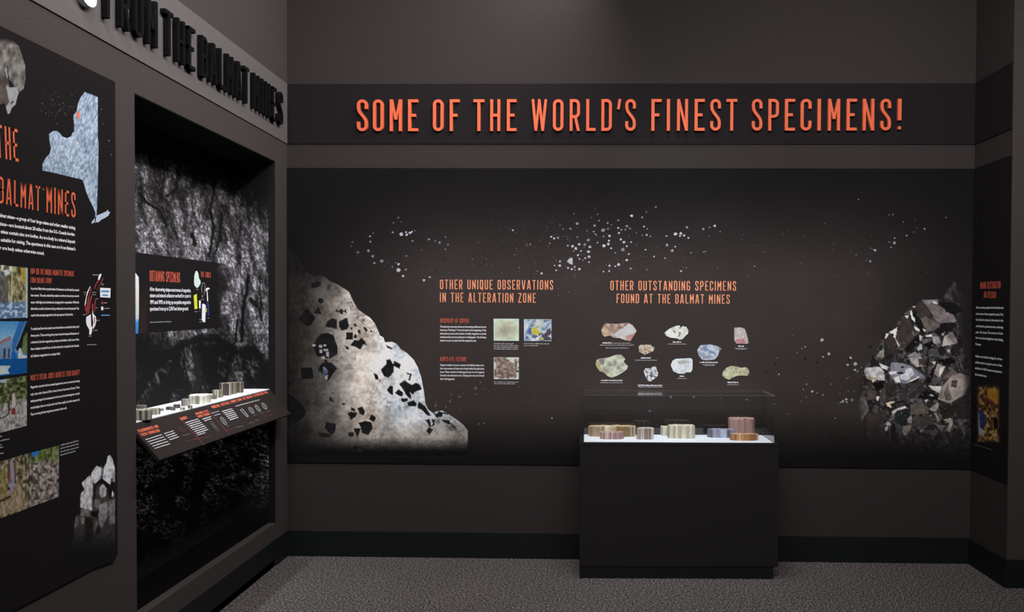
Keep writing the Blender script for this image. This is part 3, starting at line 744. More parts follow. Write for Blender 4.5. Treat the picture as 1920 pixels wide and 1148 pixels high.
F2((214,220,236),(415,150),(500,145),(490,170),(430,180)); F2((190,196,214),(470,210),(520,190),(540,260),(490,258)); F2((205,212,228),(600,260),(720,195),(740,205),(650,250)); F2((24,22,23),(500,150),(570,150),(565,170),(510,175)); F2((20,18,20),(540,90),(575,90),(570,110),(545,112)); F2((196,204,224),(530,185),(600,160),(640,215),(600,240),(545,225))
F2((215,216,220),(245,230),(268,232),(265,260),(248,255)); F2((18,17,18),(255,260),(370,250),(370,310),(300,350)); F2((70,62,60),(190,350),(230,325),(290,350),(280,430),(200,440)); F2((225,225,228),(288,400),(320,400),(310,445),(288,440))
F2((66,59,58),(330,350),(400,270),(410,400),(370,470),(330,460)); F2((44,39,39),(380,260),(500,270),(500,400),(420,430),(380,390)); F2((48,44,45),(520,320),(740,240),(800,330),(700,410),(540,450)); F2((60,56,57),(600,370),(740,260),(720,300),(610,400))
F2((96,94,94),(115,450),(140,400),(190,450),(210,550),(170,600),(145,660),(125,620),(130,560),(95,520)); F2((130,128,128),(115,450),(135,400),(150,410),(135,450)); F2((52,44,42),(190,580),(330,560),(400,520),(390,640),(350,760),(280,900),(220,800),(180,680))
F2((206,180,150),(385,470),(450,452),(490,460),(430,480),(445,520),(400,500)); F2((30,34,36),(480,560),(560,520),(630,540),(620,640),(560,690),(480,660)); F2((190,180,176),(450,560),(470,540),(580,500),(620,530),(600,520),(500,550),(455,600)); F2((82,74,66),(640,480),(760,460),(830,520),(820,580),(640,590))
F2((180,184,190),(780,440),(820,435),(800,465)); F2((130,126,124),(830,530),(920,460),(930,500),(900,555),(850,550)); F2((60,56,54),(650,620),(840,590),(900,680),(700,720),(650,700)); F2((130,122,130),(605,630),(650,600),(650,680),(610,670))
F2((136,128,112),(555,710),(650,690),(640,740),(600,800),(570,760)); F2((190,185,172),(555,740),(600,800),(570,805)); F2((62,68,78),(470,665),(545,700),(560,830),(530,840),(500,760)); F2((175,176,180),(385,680),(410,655),(445,690),(400,705)); F2((190,188,186),(375,715),(408,712),(405,750),(380,760))
F2((150,140,150),(735,745),(765,735),(760,770),(740,770)); F2((20,19,20),(435,700),(480,680),(500,860),(440,880)); F2((44,41,42),(330,850),(430,790),(430,900),(340,930)); F2((110,108,110),(880,570),(905,570),(940,650),(925,660)); F2((150,142,124),(975,640),(1050,625),(1078,670),(1040,770),(1010,740),(1040,680))
F2((96,90,92),(905,700),(1000,700),(960,770)); F2((60,56,58),(920,840),(960,870),(1010,860),(980,1000),(955,940)); F2((190,186,180),(820,290),(960,300),(940,370),(860,330)); F2((20,18,19),(800,330),(930,390),(920,440),(700,420))
F2((142,130,122),(970,300),(1060,190),(1160,165),(1245,200),(1245,280),(1180,390),(1040,475),(920,430),(950,350)); F2((92,84,80),(980,370),(1020,270),(1070,440),(1000,440)); F2((120,110,104),(940,360),(990,300),(960,430),(930,420)); F2((52,46,44),(1065,238),(1120,240),(1110,315),(1055,300)); F2((80,72,72),(1075,250),(1110,250),(1100,290),(1070,285))
F2((96,84,78),(970,215),(1070,110),(1130,170),(980,230)); F2((170,165,155),(860,50),(900,40),(885,80)); F2((190,186,170),(950,100),(1000,90),(960,170),(940,200),(930,150)); F2((16,15,16),(920,30),(1080,0),(1110,50),(990,90)); F2((36,33,33),(920,500),(1240,440),(1230,640),(980,620))
F2((200,205,215),(830,380),(880,390),(870,402)); F2((90,86,84),(1130,0),(1160,60),(1190,150),(1160,110)); F2((58,48,46),(200,250),(250,240),(250,320),(200,340))
cl_out = [(1607, 745), (1620, 690), (1640, 660), (1655, 628), (1676, 613), (1690, 592), (1710, 573), (1729, 561), (1760, 560), (1775, 545), (1785, 528), (1810, 508), (1821.3, 520), (1820.8, 700), (1820.3, 868), (1640, 868), (1614, 800)]
def clus_fn(X, Y):
    n = fbm(X / 7, Y / 7, 21, 4) - .5
    # unresolved small facets between the drawn ones
    s = 7.0; jx = X / s; jy = Y / s; ix = np.floor(jx); iy = np.floor(jy)
    best = np.full(X.shape, 9.); val = np.zeros(X.shape); b2 = best.copy()
    for dx in (-1, 0, 1):
        for dy in (-1, 0, 1):
            cx_ = ix + dx; cy_ = iy + dy
            px_ = cx_ + _h(cx_, cy_, 1); py_ = cy_ + _h(cx_, cy_, 2)
            d = np.hypot(jx - px_, jy - py_); s_ = d < best
            b2 = np.where(s_, best, np.minimum(b2, d)); best = np.where(s_, d, best); val = np.where(s_, _h(cx_, cy_, 3), val)
    base = 30 + 58 * val ** 2.2
    base = np.where(b2 - best < .06, 26, base)
    col = np.stack([base * 1.02, base * .97, base * .97], -1)
    hit = np.zeros(X.shape, bool)
    for k, (c, p) in enumerate(fac):
        ii = inpoly(X, Y, p)
        if sum(c) / 3 < 35 and len(p) > 8: continue
        col[ii] = c; hit |= ii
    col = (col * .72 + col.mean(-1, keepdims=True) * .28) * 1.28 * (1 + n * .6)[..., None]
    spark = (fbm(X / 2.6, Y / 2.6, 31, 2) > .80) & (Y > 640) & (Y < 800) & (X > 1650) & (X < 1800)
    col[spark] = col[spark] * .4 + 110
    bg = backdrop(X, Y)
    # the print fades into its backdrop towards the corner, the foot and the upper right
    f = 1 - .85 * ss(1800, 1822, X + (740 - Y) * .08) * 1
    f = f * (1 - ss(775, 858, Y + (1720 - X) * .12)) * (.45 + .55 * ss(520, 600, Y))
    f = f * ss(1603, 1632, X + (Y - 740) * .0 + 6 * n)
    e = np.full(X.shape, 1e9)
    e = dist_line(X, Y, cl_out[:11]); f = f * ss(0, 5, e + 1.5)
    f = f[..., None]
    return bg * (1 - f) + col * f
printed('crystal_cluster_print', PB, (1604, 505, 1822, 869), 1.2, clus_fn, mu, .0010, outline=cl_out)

# headings and text on the mural
heading('heading_print', PB, 'OTHER UNIQUE OBSERVATIONS', (825, 542.5), (1037, 543.5), 18, mu, .0014, M_orange2)
heading('heading_print', PB, 'IN THE ALTERATION ZONE', (825, 566.8), (1004.5, 568), 18, mu, .0014, M_orange2)
heading('heading_print', PB, 'OTHER OUTSTANDING SPECIMENS', (1144.5, 544.5), (1380, 545.5), 18, mu, .0014, M_orange2)
heading('heading_print', PB, 'FOUND AT THE BALMAT MINES', (1156, 568.5), (1368, 570), 17.5, mu, .0014, M_orange2)
heading('heading_print', PB, 'DISCOVERY OF COPPER', (825.5, 605.3), (878.5, 605.8), 8, mu, .0014, M_red)
heading('heading_print', PB, "BIRD'S-EYE TEXTURE", (825.5, 677.3), (874.5, 677.8), 8, mu, .0014, M_red)
P_ = lambda s, x0, y0, x1, y1, h: (s, (x0, y0), (x1, y1), h)
text_block('text_print', PB, [
    P_('The alteration zone also shows an interesting additional texture', 825.3, 614.3, 912, 614.8, 3.6),
    P_('known as "birdseye." It was formed at the beginning of the', 825.3, 620.6, 912, 621.1, 3.6),
    P_('alteration process and consists of small, magnetite crystals', 825.3, 627.2, 912, 627.7, 3.6),
    P_('interlayered by narrow pale layers of phlogopite. The birdseye', 825.3, 633.8, 912, 634.3, 3.6),
    P_('texture occurs in contact with the magnetite zone.', 825.3, 640.3, 893.5, 640.6, 3.6)], mu, .0014, M_white)
text_block('text_print', PB, [
    P_('Copper is neither rare nor common in the Balmat mines, but a', 825.3, 686.2, 908, 686.7, 3.6),
    P_('few occurrences of them were found within the alteration', 825.3, 692.7, 908, 693.2, 3.6),
    P_('zone. These consist of chalcopyrite (an ore of copper)', 825.3, 699.2, 908, 699.7, 3.6),
    P_('formed in the alteration zone. Chalcopyrite was not formed', 825.3, 705.7, 908, 706.2, 3.6),
    P_('after this happened.', 825.3, 712.3, 853, 712.5, 3.6)], mu, .0014, M_white)
greek('caption_print', PB, [((926, 645.2), (964, 645.6), 2.2), ((926, 648.8), (972.5, 649.2), 2.2), ((926, 652.2), (972.5, 652.6), 2.2), ((926, 655.6), (971.5, 656), 2.2)], mu, .0014, M_grey, 1)
greek('caption_print', PB, [((982.5, 645.2), (1030.5, 646), 2.2), ((982.5, 649), (1009.5, 649.3), 2.2)], mu, .0014, M_grey, 2)
greek('caption_print', PB, [((926, 717), (972.5, 717.6), 2.2), ((926, 720.5), (967.5, 720.9), 2.2)], mu, .0014, M_grey, 3)

# three photographs
def frame_white(X, Y, C_, b, w_=1.2, col=(215, 235, 235)):
    e = (X < b[0] + w_) | (X > b[2] - w_) | (Y < b[1] + w_) | (Y > b[3] - w_)
    C_[e] = C_[e] * .35 + np.array(col) * .65
    return C_
def pic_a(X, Y):
    n = fbm(X / 5, Y / 5, 1, 4) - .5; d = np.hypot((X - 949) / 20, (Y - 620) / 17)
    c = grad([(0, (168, 168, 150)), (.8, (196, 200, 176)), (1.3, (205, 228, 205)), (1.7, (214, 232, 232))], d)
    c = c * (1 + n * .25)[..., None]
    return frame_white(X, Y, c, (926, 598, 973, 639))
def pic_b(X, Y):
    n = fbm(X / 7, Y / 7 + X / 20, 2, 4)
    c = grad([(.2, (50, 62, 110)), (.4, (120, 140, 180)), (.55, (185, 205, 220)), (.8, (235, 240, 240))], n)
    g = np.exp(-(((X - 1010) / 11) ** 2 + ((Y - 609) / 9) ** 2)); c = c * (1 - .7 * g[..., None]) + np.array((196, 206, 180)) * .7 * g[..., None]
    y = inpoly(X, Y, [(997, 616), (1003, 613), (1012, 622), (1016, 621), (1008, 628), (999, 628)]); c[y] = (206, 196, 60)
    y = inpoly(X, Y, [(1014, 635), (1022, 629), (1021, 637), (1012, 638)]); c[y] = (200, 196, 80)
    dk = inpoly(X, Y, [(1002, 632), (1020, 622), (1034, 614), (1034, 640), (1024, 640), (1014, 630), (1000, 636)]); c[dk & (n < .62)] = (84, 78, 92)
    return frame_white(X, Y, c, (982.5, 599, 1034, 640), 1.0)
def pic_c(X, Y):
    n = fbm(X / 4, Y / 4, 7, 4)
    c = grad([(.2, (96, 80, 72)), (.5, (142, 124, 114)), (.8, (190, 178, 166))], n)
    e = (dist_line(X, Y, [(955, 671), (962, 678), (958, 671)]) < 3) | (X > 968.5) & (n > .35) | (Y > 708) & (n > .5) | (X < 930) & (Y < 692) & (Y > 680) | ((X > 950) & (Y < 674))
    c[e] = (212, 222, 218)
    return frame_white(X, Y, c, (926, 670, 973, 711), .9)
printed('photograph_print', PB, (926, 598, 973, 639), .9, pic_a, mu, .0014, quad=[(925.6, 597.8), (973, 598), (973, 639.4), (925.8, 639)])
printed('photograph_print', PB, (982, 598, 1034, 640), .9, pic_b, mu, .0014, quad=[(982.4, 598.8), (1034, 599), (1033.8, 640), (982.6, 639.6)])
printed('photograph_print', PB, (926, 670, 973, 711), .9, pic_c, mu, .0014, quad=[(925.8, 670), (973, 670.4), (972.8, 711.6), (926, 711.2)])

# nine specimen pictures, outlines in a 6x blow-up of the region at (1100, 590)
def spec(name, outline, fn, label):
    o = [(1100 + x / 6.0, 590 + y / 6.0) for x, y in outline]
    xs_ = [p[0] for p in o]; ys_ = [p[1] for p in o]
    f2 = lambda X, Y: np.clip(fn((X - 1100) * 6, (Y - 590) * 6) * .84 + 38, 0, 250)
    printed(name, PB, (min(xs_), min(ys_), max(xs_), max(ys_)), .8, f2, mu, .0014, outline=o, label=label)
def mix(c, mask, col, k=1.0):
    mask = np.clip(mask, 0, 1)[..., None] * k
    return c * (1 - mask) + np.array(col, float) * mask
def sp1(x, y):
    n = fbm(x / 40, y / 30, 1, 4); c = grad([(.2, (120, 88, 74)), (.5, (165, 135, 122)), (.8, (205, 190, 180))], n)
    c = mix(c, inpoly(x, y, [(290,230),(360,180),(480,100),(560,180),(520,215),(440,250),(450,290),(380,270)]), (205, 212, 218), .85)
    c = mix(c, inpoly(x, y, [(165,180),(200,130),(240,170),(260,210),(200,250)]), (212, 180, 140), .7)
    c = mix(c, inpoly(x, y, [(440,240),(520,215),(550,200),(500,300),(450,290)]), (180, 130, 118), .8)
    return c * (1 + .25 * (fbm(x / 12, y / 12, 4, 3) - .5))[..., None]
def mk(stops, seed, sx=30, sy=30, extra=()):
    def f(x, y):
        c = grad(stops, fbm(x / sx, y / sy, seed, 4))
        for poly, col, k in extra: c = mix(c, inpoly(x, y, poly), col, k)
        return c * (1 + .2 * (fbm(x / 10, y / 10, seed + 3, 3) - .5))[..., None]
    return f
spec('specimen_print', [(165,170),(185,125),(210,100),(330,105),(465,90),(520,120),(562,185),(530,240),(490,300),(440,292),(370,265),(310,262),(260,235),(205,250),(175,230)], sp1, 'brown and white banded rock picture')
spec('specimen_print', [(875,205),(930,160),(1000,128),(1045,122),(1060,155),(1075,130),(1120,138),(1145,180),(1140,215),(1110,240),(1080,275),(1045,285),(1020,268),(950,262),(895,240)],
     mk([(.2, (190, 200, 190)), (.5, (228, 238, 232)), (.8, (240, 244, 240))], 5, extra=[([(970,175),(1005,180),(995,210),(975,200)], (140, 112, 80), .9), ([(1035,190),(1062,205),(1045,245),(1020,255),(1040,225)], (120, 92, 66), .9), ([(1030,140),(1060,150),(1045,165)], (130, 110, 90), .8), ([(1085,205),(1105,215),(1095,230)], (150, 160, 120), .8)]), 'white rock picture with brown pits')
spec('specimen_print', [(1660,148),(1740,145),(1775,160),(1800,220),(1820,310),(1810,328),(1680,325),(1660,290)],
     mk([(.2, (176, 160, 160)), (.5, (206, 204, 200)), (.8, (226, 228, 226))], 8, 50, 60, extra=[([(1665,285),(1700,270),(1770,275),(1790,325),(1670,322)], (190, 100, 120), .8), ([(1660,150),(1700,150),(1670,220)], (190, 150, 140), .5)]), 'pink and white crystal picture')
spec('specimen_print', [(585,360),(600,342),(680,338),(725,342),(735,360),(765,365),(750,410),(700,435),(655,452),(620,435),(592,420)], mk([(.2, (130, 90, 76)), (.5, (190, 168, 146)), (.8, (216, 222, 196))], 12, 18, 18), 'small pale brown rock picture')
spec('specimen_print', [(1242,400),(1280,345),(1390,335),(1470,355),(1517,383),(1495,410),(1480,460),(1440,505),(1360,515),(1300,510),(1260,460)],
     mk([(.25, (120, 130, 150)), (.5, (168, 182, 202)), (.8, (214, 222, 232))], 15, 30, 30, extra=[([(1310,350),(1350,350),(1350,420),(1320,410)], (80, 124, 180), .7), ([(1390,400),(1440,420),(1460,470),(1420,440),(1370,430)], (84, 126, 180), .8), ([(1350,360),(1420,350),(1440,400),(1380,400)], (214, 226, 236), .6)]), 'blue tinted crystal picture')
spec('specimen_print', [(100,560),(110,515),(135,498),(200,490),(260,480),(300,462),(345,448),(395,455),(435,500),(415,530),(465,580),(450,620),(400,655),(340,690),(280,712),(240,695),(190,650),(150,640),(120,600)],
     mk([(.2, (130, 130, 112)), (.5, (184, 194, 168)), (.8, (216, 226, 200))], 18, 40, 40, extra=[([(100,560),(110,520),(140,520),(180,640),(150,640)], (178, 154, 104), .8), ([(130,500),(195,495),(200,570),(160,560)], (84, 88, 86), .7), ([(240,530),(270,520),(280,580),(240,590)], (120, 130, 120), .6)]), 'large pale green rock picture')
spec('specimen_print', [(642,640),(660,605),(720,605),(760,578),(780,590),(805,665),(795,700),(750,730),(720,755),(690,745),(665,710)],
     mk([(.2, (50, 52, 58)), (.42, (130, 132, 138)), (.55, (222, 226, 232)), (.8, (240, 242, 245))], 22, 18, 18), 'black and white crystal picture')
spec('specimen_print', [(945,570),(965,520),(1000,498),(1130,492),(1170,490),(1192,510),(1190,620),(1170,650),(1115,650),(1100,668),(1030,665),(975,640)],
     mk([(.2, (190, 204, 214)), (.5, (222, 232, 240)), (.8, (238, 244, 248))], 25, 40, 40, extra=[([(1010,530),(1060,518),(1155,520),(1150,545),(1040,560)], (165, 166, 164), .9), ([(1100,560),(1115,560),(1112,650),(1100,650)], (190, 196, 200), .9)]), 'clear white crystal picture')
spec('specimen_print', [(1525,690),(1530,650),(1570,600),(1620,578),(1700,585),(1730,600),(1790,592),(1820,615),(1830,655),(1810,690),(1740,685),(1690,690),(1640,710),(1605,733),(1560,718)],
     mk([(.2, (140, 130, 104)), (.5, (190, 192, 158)), (.8, (214, 224, 182))], 28, 24, 24), 'yellow green rock picture')
def cap(lst, seed):
    greek('caption_print', PB, [((1100 + a_ / 6, 590 + y / 6 + h / 2), (1100 + b_ / 6, 590 + y / 6 + h / 2 + .1), h) for a_, b_, y, h in lst], mu, .0014, M_white if seed % 2 else M_grey, seed)
cap([(178, 300, 318, 2.6)], 11); cap([(300, 505, 322, 1.8), (148, 535, 343, 2), (214, 474, 375, 2)], 12)
cap([(970, 1068, 308, 2.6)], 13); cap([(913, 1125, 331, 1.8)], 14); cap([(1705, 1775, 355, 2.6)], 15); cap([(1668, 1810, 380, 2), (1685, 1795, 390, 1.4)], 16)
cap([(610, 728, 487, 2.6)], 17); cap([(545, 792, 513, 1.8)], 18); cap([(1274, 1478, 537, 2.6)], 19); cap([(1306, 1448, 563, 2), (1325, 1430, 573, 1.4)], 20)
cap([(162, 404, 740, 2.2)], 21); cap([(152, 412, 765, 1.8)], 22); cap([(578, 858, 795, 2.4)], 23); cap([(582, 856, 814, 1.8)], 24)
cap([(1046, 1106, 692, 2.6)], 25); cap([(1020, 1128, 718, 1.8)], 26); cap([(1583, 1708, 762, 2.6)], 27); cap([(1580, 1711, 788, 1.8)], 28)

# ------------------------------------------------------------------ right-hand text panel
PRt = Plane((XE - .005, YR, 0), (0, -1, 0), (0, 0, 1))
rp = PRt.empty('text_panel', 'narrow dark text panel on the right wall with a small colour photograph', 'panel')
boxes('board', [(0.008, YR - YE - .0, 0.0, .005, ZPB, ZPT)], M_panel, rp)
heading('heading_print', PRt, 'MINING RESTORATION', (1838, 542), (1876, 541), 13, rp, .0004, M_red)
heading('heading_print', PRt, 'AND RESEARCH', (1844.5, 558.5), (1867.5, 559.5), 12, rp, .0004, M_red)
rl = [('There were many people involved in the discovery', 1830, 578.6, 1882, 579.2), ('and recovery of these magnetite crystals. They', 1830, 590.2, 1881.5, 592), ('for the first time in the mine in the', 1830, 601.4, 1881.5, 603.2),
      ('and minerals a passionate miner collecting', 1830, 613.2, 1881, 616), ('years. Mr. Jones. The owners of Lake', 1829.5, 624.6, 1881, 627.5), ('Iron are acknowledged for their finding', 1829.5, 635, 1881, 639.8), ('France.', 1829, 647, 1840, 648.2),
      ('Others who did the things for all our', 1829, 669.8, 1879.5, 675.8), ('collaboration in support work of the', 1828.5, 681, 1879, 687.8), ('exhibition of Bill Greenwood preserve', 1828.3, 692, 1879, 699.8), ('donations.', 1828, 703.6, 1851, 707.6)]
text_block('text_print', PRt, [P_(s, x0, y0, x1, y1, 4) for s, x0, y0, x1, y1 in rl], rp, .0004, M_white)
def pic_r(X, Y):
    n = fbm(X / 4, Y / 6, 41, 4)
    c = grad([(.25, (30, 22, 16)), (.45, (96, 66, 34)), (.6, (150, 104, 44)), (.8, (196, 170, 130))], n)
    c = mix(c, inpoly(X, Y, [(1852, 728), (1875, 732), (1874, 760), (1858, 752), (1850, 748)]), (190, 126, 20), .8)
    c = mix(c, inpoly(X, Y, [(1834, 770), (1842, 768), (1848, 780), (1848, 800), (1840, 806), (1836, 800)]), (28, 46, 92), .9)
    c = mix(c, inpoly(X, Y, [(1833, 775), (1836, 775), (1838, 802), (1846, 808), (1838, 818), (1833, 805)]), (170, 176, 200), .8)
    c = mix(c, inpoly(X, Y, [(1862, 785), (1868, 780), (1872, 800), (1864, 808)]), (18, 14, 14), .9)
    c = mix(c, inpoly(X, Y, [(1841, 750), (1850, 745), (1862, 752), (1872, 765), (1860, 760), (1848, 760)]), (90, 34, 22), .7)
    c = c * .78 + c.mean(-1, keepdims=True) * .22
    e = np.minimum(np.minimum(X - 1830.5, 1876.5 - X), np.minimum(Y - 722, 832 - Y))
    f = ss(0, 8, e)[..., None]
    return c * f + np.array((29, 27, 28.)) * (1 - f)
printed('photograph_print', PRt, (1830, 720, 1877, 834), 1.1, pic_r, rp, .0004, quad=[(1831, 720), (1877, 722), (1876, 835), (1830, 829)])
greek('caption_print', PRt, [((1826, 834), (1862, 845), 1.6)], rp, .0004, M_dim, 51)
rs = []
for _ in range(40): rs.append(blob(rnd.uniform(1832, 1888), rnd.gauss(430, 40), rnd.uniform(.4, .9), 5))
flat_polys('faint_specks', PRt, rs, M_sp[2], rp, .0004)['kind'] = 'stuff'

# ------------------------------------------------------------------ left-hand panel
PLp = Plane((XL + .007, 0, 0), (0, 1, 0), (0, 0, 1))
lp = PLp.empty('text_panel', 'tall dark text panel at left with pale blue state map', 'panel')
Y1, Z1B, Z1T = 2.869, .5462, 2.3658
r_ = .009; V, F = [], []
out = [(0.9, Z1B), (Y1 - r_, Z1B)] + [(Y1 - r_ + r_ * math.sin(t), Z1B + r_ - r_ * math.cos(t)) for t in np.linspace(0.2, math.pi / 2, 5)] + \
      [(Y1 - r_ + r_ * math.cos(t), Z1T - r_ + r_ * math.sin(t)) for t in np.linspace(0, math.pi / 2, 6)] + [(0.9, Z1T)]
n_ = len(out)
V = [(x, 0, z) for x, z in out] + [(x, .007, z) for x, z in out]
F = [tuple(range(n_)), tuple(reversed(range(n_, 2 * n_)))] + [(i, n_ + i, n_ + (i + 1) % n_, (i + 1) % n_) for i in range(n_)]
link_mesh('board', V, F, M_panel, lp)
O = .0005; PLp.gain = .74
heading('heading_print', PLp, 'THE', (-5.5, 294.8), (34.8, 303.4), 62, lp, O, M_orange)
heading('heading_print', PLp, 'BALMAT', (-3, 380.5), (75, 396.3), 50, lp, O, M_orange)
heading('heading_print', PLp, 'MINES', (87, 398.2), (141.5, 408.8), 50, lp, O, M_orange)
text_block('text_print', PLp, [
    P_('The Balmat mines\u2014a group of four large mines and other smaller mining', -16, 404, 141, 430.5, 7),
    P_('operations\u2014are located about 28 miles from the U.S.-Canada border.', -16, 420.5, 141, 442.7, 7),
    P_('These mines contain zinc ore bodies. An ore body is a mineral deposit', -16, 435, 141, 456.5, 7),
    P_('that is suitable for mining. The specimens in this case are from Balmat\'s', -16, 450.5, 141.5, 470, 7),
    P_('Fowler ore body unless otherwise noted.', -16, 465.5, 83, 478.2, 7)], lp, O, M_white)
heading('heading_print', PLp, 'HOW DID THE UNIQUE MAGNETITE SPECIMENS', (57.5, 514), (138, 518.5), 11, lp, O, M_red)
heading('heading_print', PLp, 'FROM BALMAT FORM?', (57.5, 530.5), (97, 531.5), 10.5, lp, O, M_red)
text_block('text_print', PLp, [
    P_('A pocket filled with crystals inside of limestone was flooded by mineral', 57.5, 543, 148, 546, 4.6),
    P_('hot water. The zinc mined by modern workers was once a warm', 57.5, 556, 148, 557, 4.6),
    P_('water with high salt and minerals, changing their composition. While the', 57.5, 569, 148, 569, 4.6),
    P_('alteration cooled, mixtures they produced an iron-rich material. The', 57.5, 581, 148, 580.5, 4.6),
    P_('result is the amazing magnetite in the open spaces in the pocket.', 57.5, 593.5, 137, 591.5, 4.6)], lp, O, M_white)
text_block('text_print', PLp, [
    P_('To understand how the crystals were formed the two shared the history and', 57.5, 619, 148, 614.5, 4.6),
    P_('these years. Then working the preserved and treasured limestone of', 57.5, 631.5, 148, 627, 4.6),
    P_('a mineral, but the magnetite projects and hollow. Each one of the', 57.5, 644, 148, 638.5, 4.6),
    P_('has a unique crystal form. In this mineral is created in the Canada', 57.5, 656.5, 148, 650, 4.6),
    P_('all, Balmat magnetite is a unique find.', 57.5, 670, 113, 665, 4.6)], lp, O, M_white)
heading('heading_print', PLp, "WHAT'S SPECIAL ABOUT MAGNETITE FROM BALMAT?", (57, 714.5), (149, 703), 11, lp, O, M_red)
text_block('text_print', PLp, [
    P_('Magnetite crystals with an unusual appearance were recovered, among', 57, 728.5, 149, 716, 4.6),
    P_('only a few other finds of 200 or fewer forms in Lawrence County. These', 57, 742, 149, 728, 4.6),
    P_('unique geological circumstances in the area formed magnetic crystal', 57, 754.5, 149, 739.5, 4.6),
    P_('morphologies that are rarely seen in the finest quality, but their unusual rich', 57, 767, 149, 751.5, 4.6),
    P_('They are among the best magnetite specimens in the world.', 57, 779.5, 125, 767, 4.6)], lp, O, M_white)
greek('caption_print', PLp, [((0, 820), (4, 819), 2.6), ((0, 828), (18, 824), 2.6), ((0, 836), (3, 835), 2.6), ((0, 841), (6, 839), 2.6), ((0, 852), (8, 850), 2.6)], lp, O, M_grey, 61)
greek('caption_print', PLp, [((113, 836.5), (148, 827.5), 2.6), ((113, 842.5), (148, 833.5), 2.6), ((113, 848.7), (147.5, 839.8), 2.6), ((113, 855), (142, 847), 2.6)], lp, O, M_grey, 62)

# state map
mp_ = [(x / 2.392, y / 2.392) for x, y in [(380,413),(410,424),(438,436),(438,620),(442,640),(441,700),(437,850),(434,950),(428,1000),(424,1000),(427,955),(418,930),(400,895),(385,860),(376,825),(368,806),(300,790),(240,775),(190,765),(190,735),(205,708),(222,690),(228,670),(222,640),(219,600),(240,587),(255,588),(270,600),(278,612),(300,620),(318,612),(325,595),(331,592),(333,560),(329,535),(330,515),(343,500),(348,465),(362,435)]]
def map_fn(X, Y):
    n = fbm(X / 2.2 + Y / 8, Y / 5, 5, 3); n2 = fbm(X / 40, Y / 40, 6, 2)
    c = grad([(.25, (112, 130, 148)), (.5, (160, 179, 202)), (.75, (204, 220, 240))], n * .8 + n2 * .2)
    c = mix(c, ss(5, 2, np.hypot(X - 144, Y - 268)) * 0, (255, 255, 255))
    return c
printed('state_map_print', PLp, (79, 172, 186, 419), .9, map_fn, lp, O, outline=mp_, label='pale blue relief map of a state')
li = [(x / 2.392, y / 2.392) for x, y in [(410,1005),(412,992),(420,985),(432,968),(455,958),(478,948),(482,940),(486,950),(494,952),(485,968),(470,978),(455,985),(440,998),(424,996)]]
flat_polys('map_island_print', PLp, [li], solid('map_blue', (168, 186, 206), .6, .2, 200), lp, O)
flat_polys('map_marker_print', PLp, [[(144, 209), (149, 210), (149.5, 222), (144.5, 221)]], M_red, lp, O * 2)
flat_polys('map_mark_print', PLp, [[(141, 265.5), (143, 266), (148, 271), (146, 271.5)]], M_white, lp, O * 2)
ls = []
for _ in range(70): ls.append(blob(rnd.gauss(112, 22), rnd.gauss(200, 14), rnd.uniform(.5, 1.2), 5))
for x, y, s in [(204, 264, 2), (193, 232, 1.2), (208, 290, 1.5), (185, 215, 1), (81, 355, 2.2), (205, 275, 1), (190, 205, 1.4)]: ls.append(blob(x, y, s, 6))
flat_polys('faint_specks', PLp, [p for p in ls if all(q[0] < 210 for q in p)], M_sp[2], lp, O)['kind'] = 'stuff'

# ore body diagram, in a 7.175x blow-up of the region at (145, 500)
D = lambda *pts: [(145 + x / 7.175, 500 + y / 7.175) for x, y in pts]
flat_polys('diagram_print', PLp, [D((300,100),(322,95),(318,125),(295,180),(275,180),(285,130)), D((170,265),(178,270),(150,330),(125,410),(112,500),(100,530),(95,520),(110,440),(130,340)), D((180,640),(185,800),(200,810),(195,880),(180,920),(158,915),(160,850),(125,790),(115,740),(118,680),(150,660)),
                                D((200,570),(215,640),(245,670),(255,730),(240,790),(215,840),(205,830),(212,760),(200,650)), D((305,285),(445,292),(442,420),(305,412)), D((318,540),(345,538),(350,570),(340,592),(320,585))], M_white, lp, O, label='white shapes of the ore body diagram')
flat_polys('diagram_print', PLp, [D((275,180),(295,185),(255,240),(232,305),(220,300),(240,240)), D((340,150),(348,165),(290,270),(262,325),(260,315),(300,230)), D((180,290),(190,295),(160,400),(145,520),(130,650),(112,650),(120,560),(135,440)),
                                D((190,380),(200,390),(175,480),(160,600),(150,640),(140,630),(150,520),(170,420)), D((240,430),(250,440),(238,520),(232,620),(222,600),(225,500)), D((192,500),(212,500),(210,600),(190,570)), D((100,530),(115,530),(112,600),(98,600)), D((222,680),(235,690),(232,760),(222,770)), D((318,470),(345,468),(345,508),(318,510))], solid('diagram_red', (150, 58, 58), .6, .1), lp, O * 2, label='dark red bands of the ore body diagram')
flat_polys('diagram_print', PLp, [D((318,648),(430,648),(430,662),(318,664)), D((318,318),(424,320),(424,342),(318,340)), D((334,372),(410,374),(410,392),(334,390))], solid('diagram_blue', (92, 156, 206), .6, .1), lp, O * 3, label='blue marks of the ore body diagram')
greek('caption_print', PLp, [(D((205,118))[0], D((285,120))[0], 2), (D((325,235))[0], D((358,240))[0], 1.6), (D((325,252))[0], D((352,256))[0], 1.6), (D((80,350))[0], D((118,355))[0], 1.6), (D((92,380))[0], D((108,382))[0], 1.6), (D((195,350))[0], D((255,354))[0], 1.6), (D((195,380))[0], D((250,384))[0], 1.6),
                             (D((255,440))[0], D((285,440))[0], 1.6), (D((245,560))[0], D((270,560))[0], 1.8), (D((72,652))[0], D((118,652))[0], 1.6), (D((262,730))[0], D((295,728))[0], 1.8), (D((215,866))[0], D((270,862))[0], 1.8), (D((150,942))[0], D((195,940))[0], 1.6), (D((355,495))[0], D((402,495))[0], 2), (D((360,570))[0], D((438,568))[0], 2), (D((130,1058))[0], D((256,1054))[0], 1.8)], lp, O, M_grey, 63)

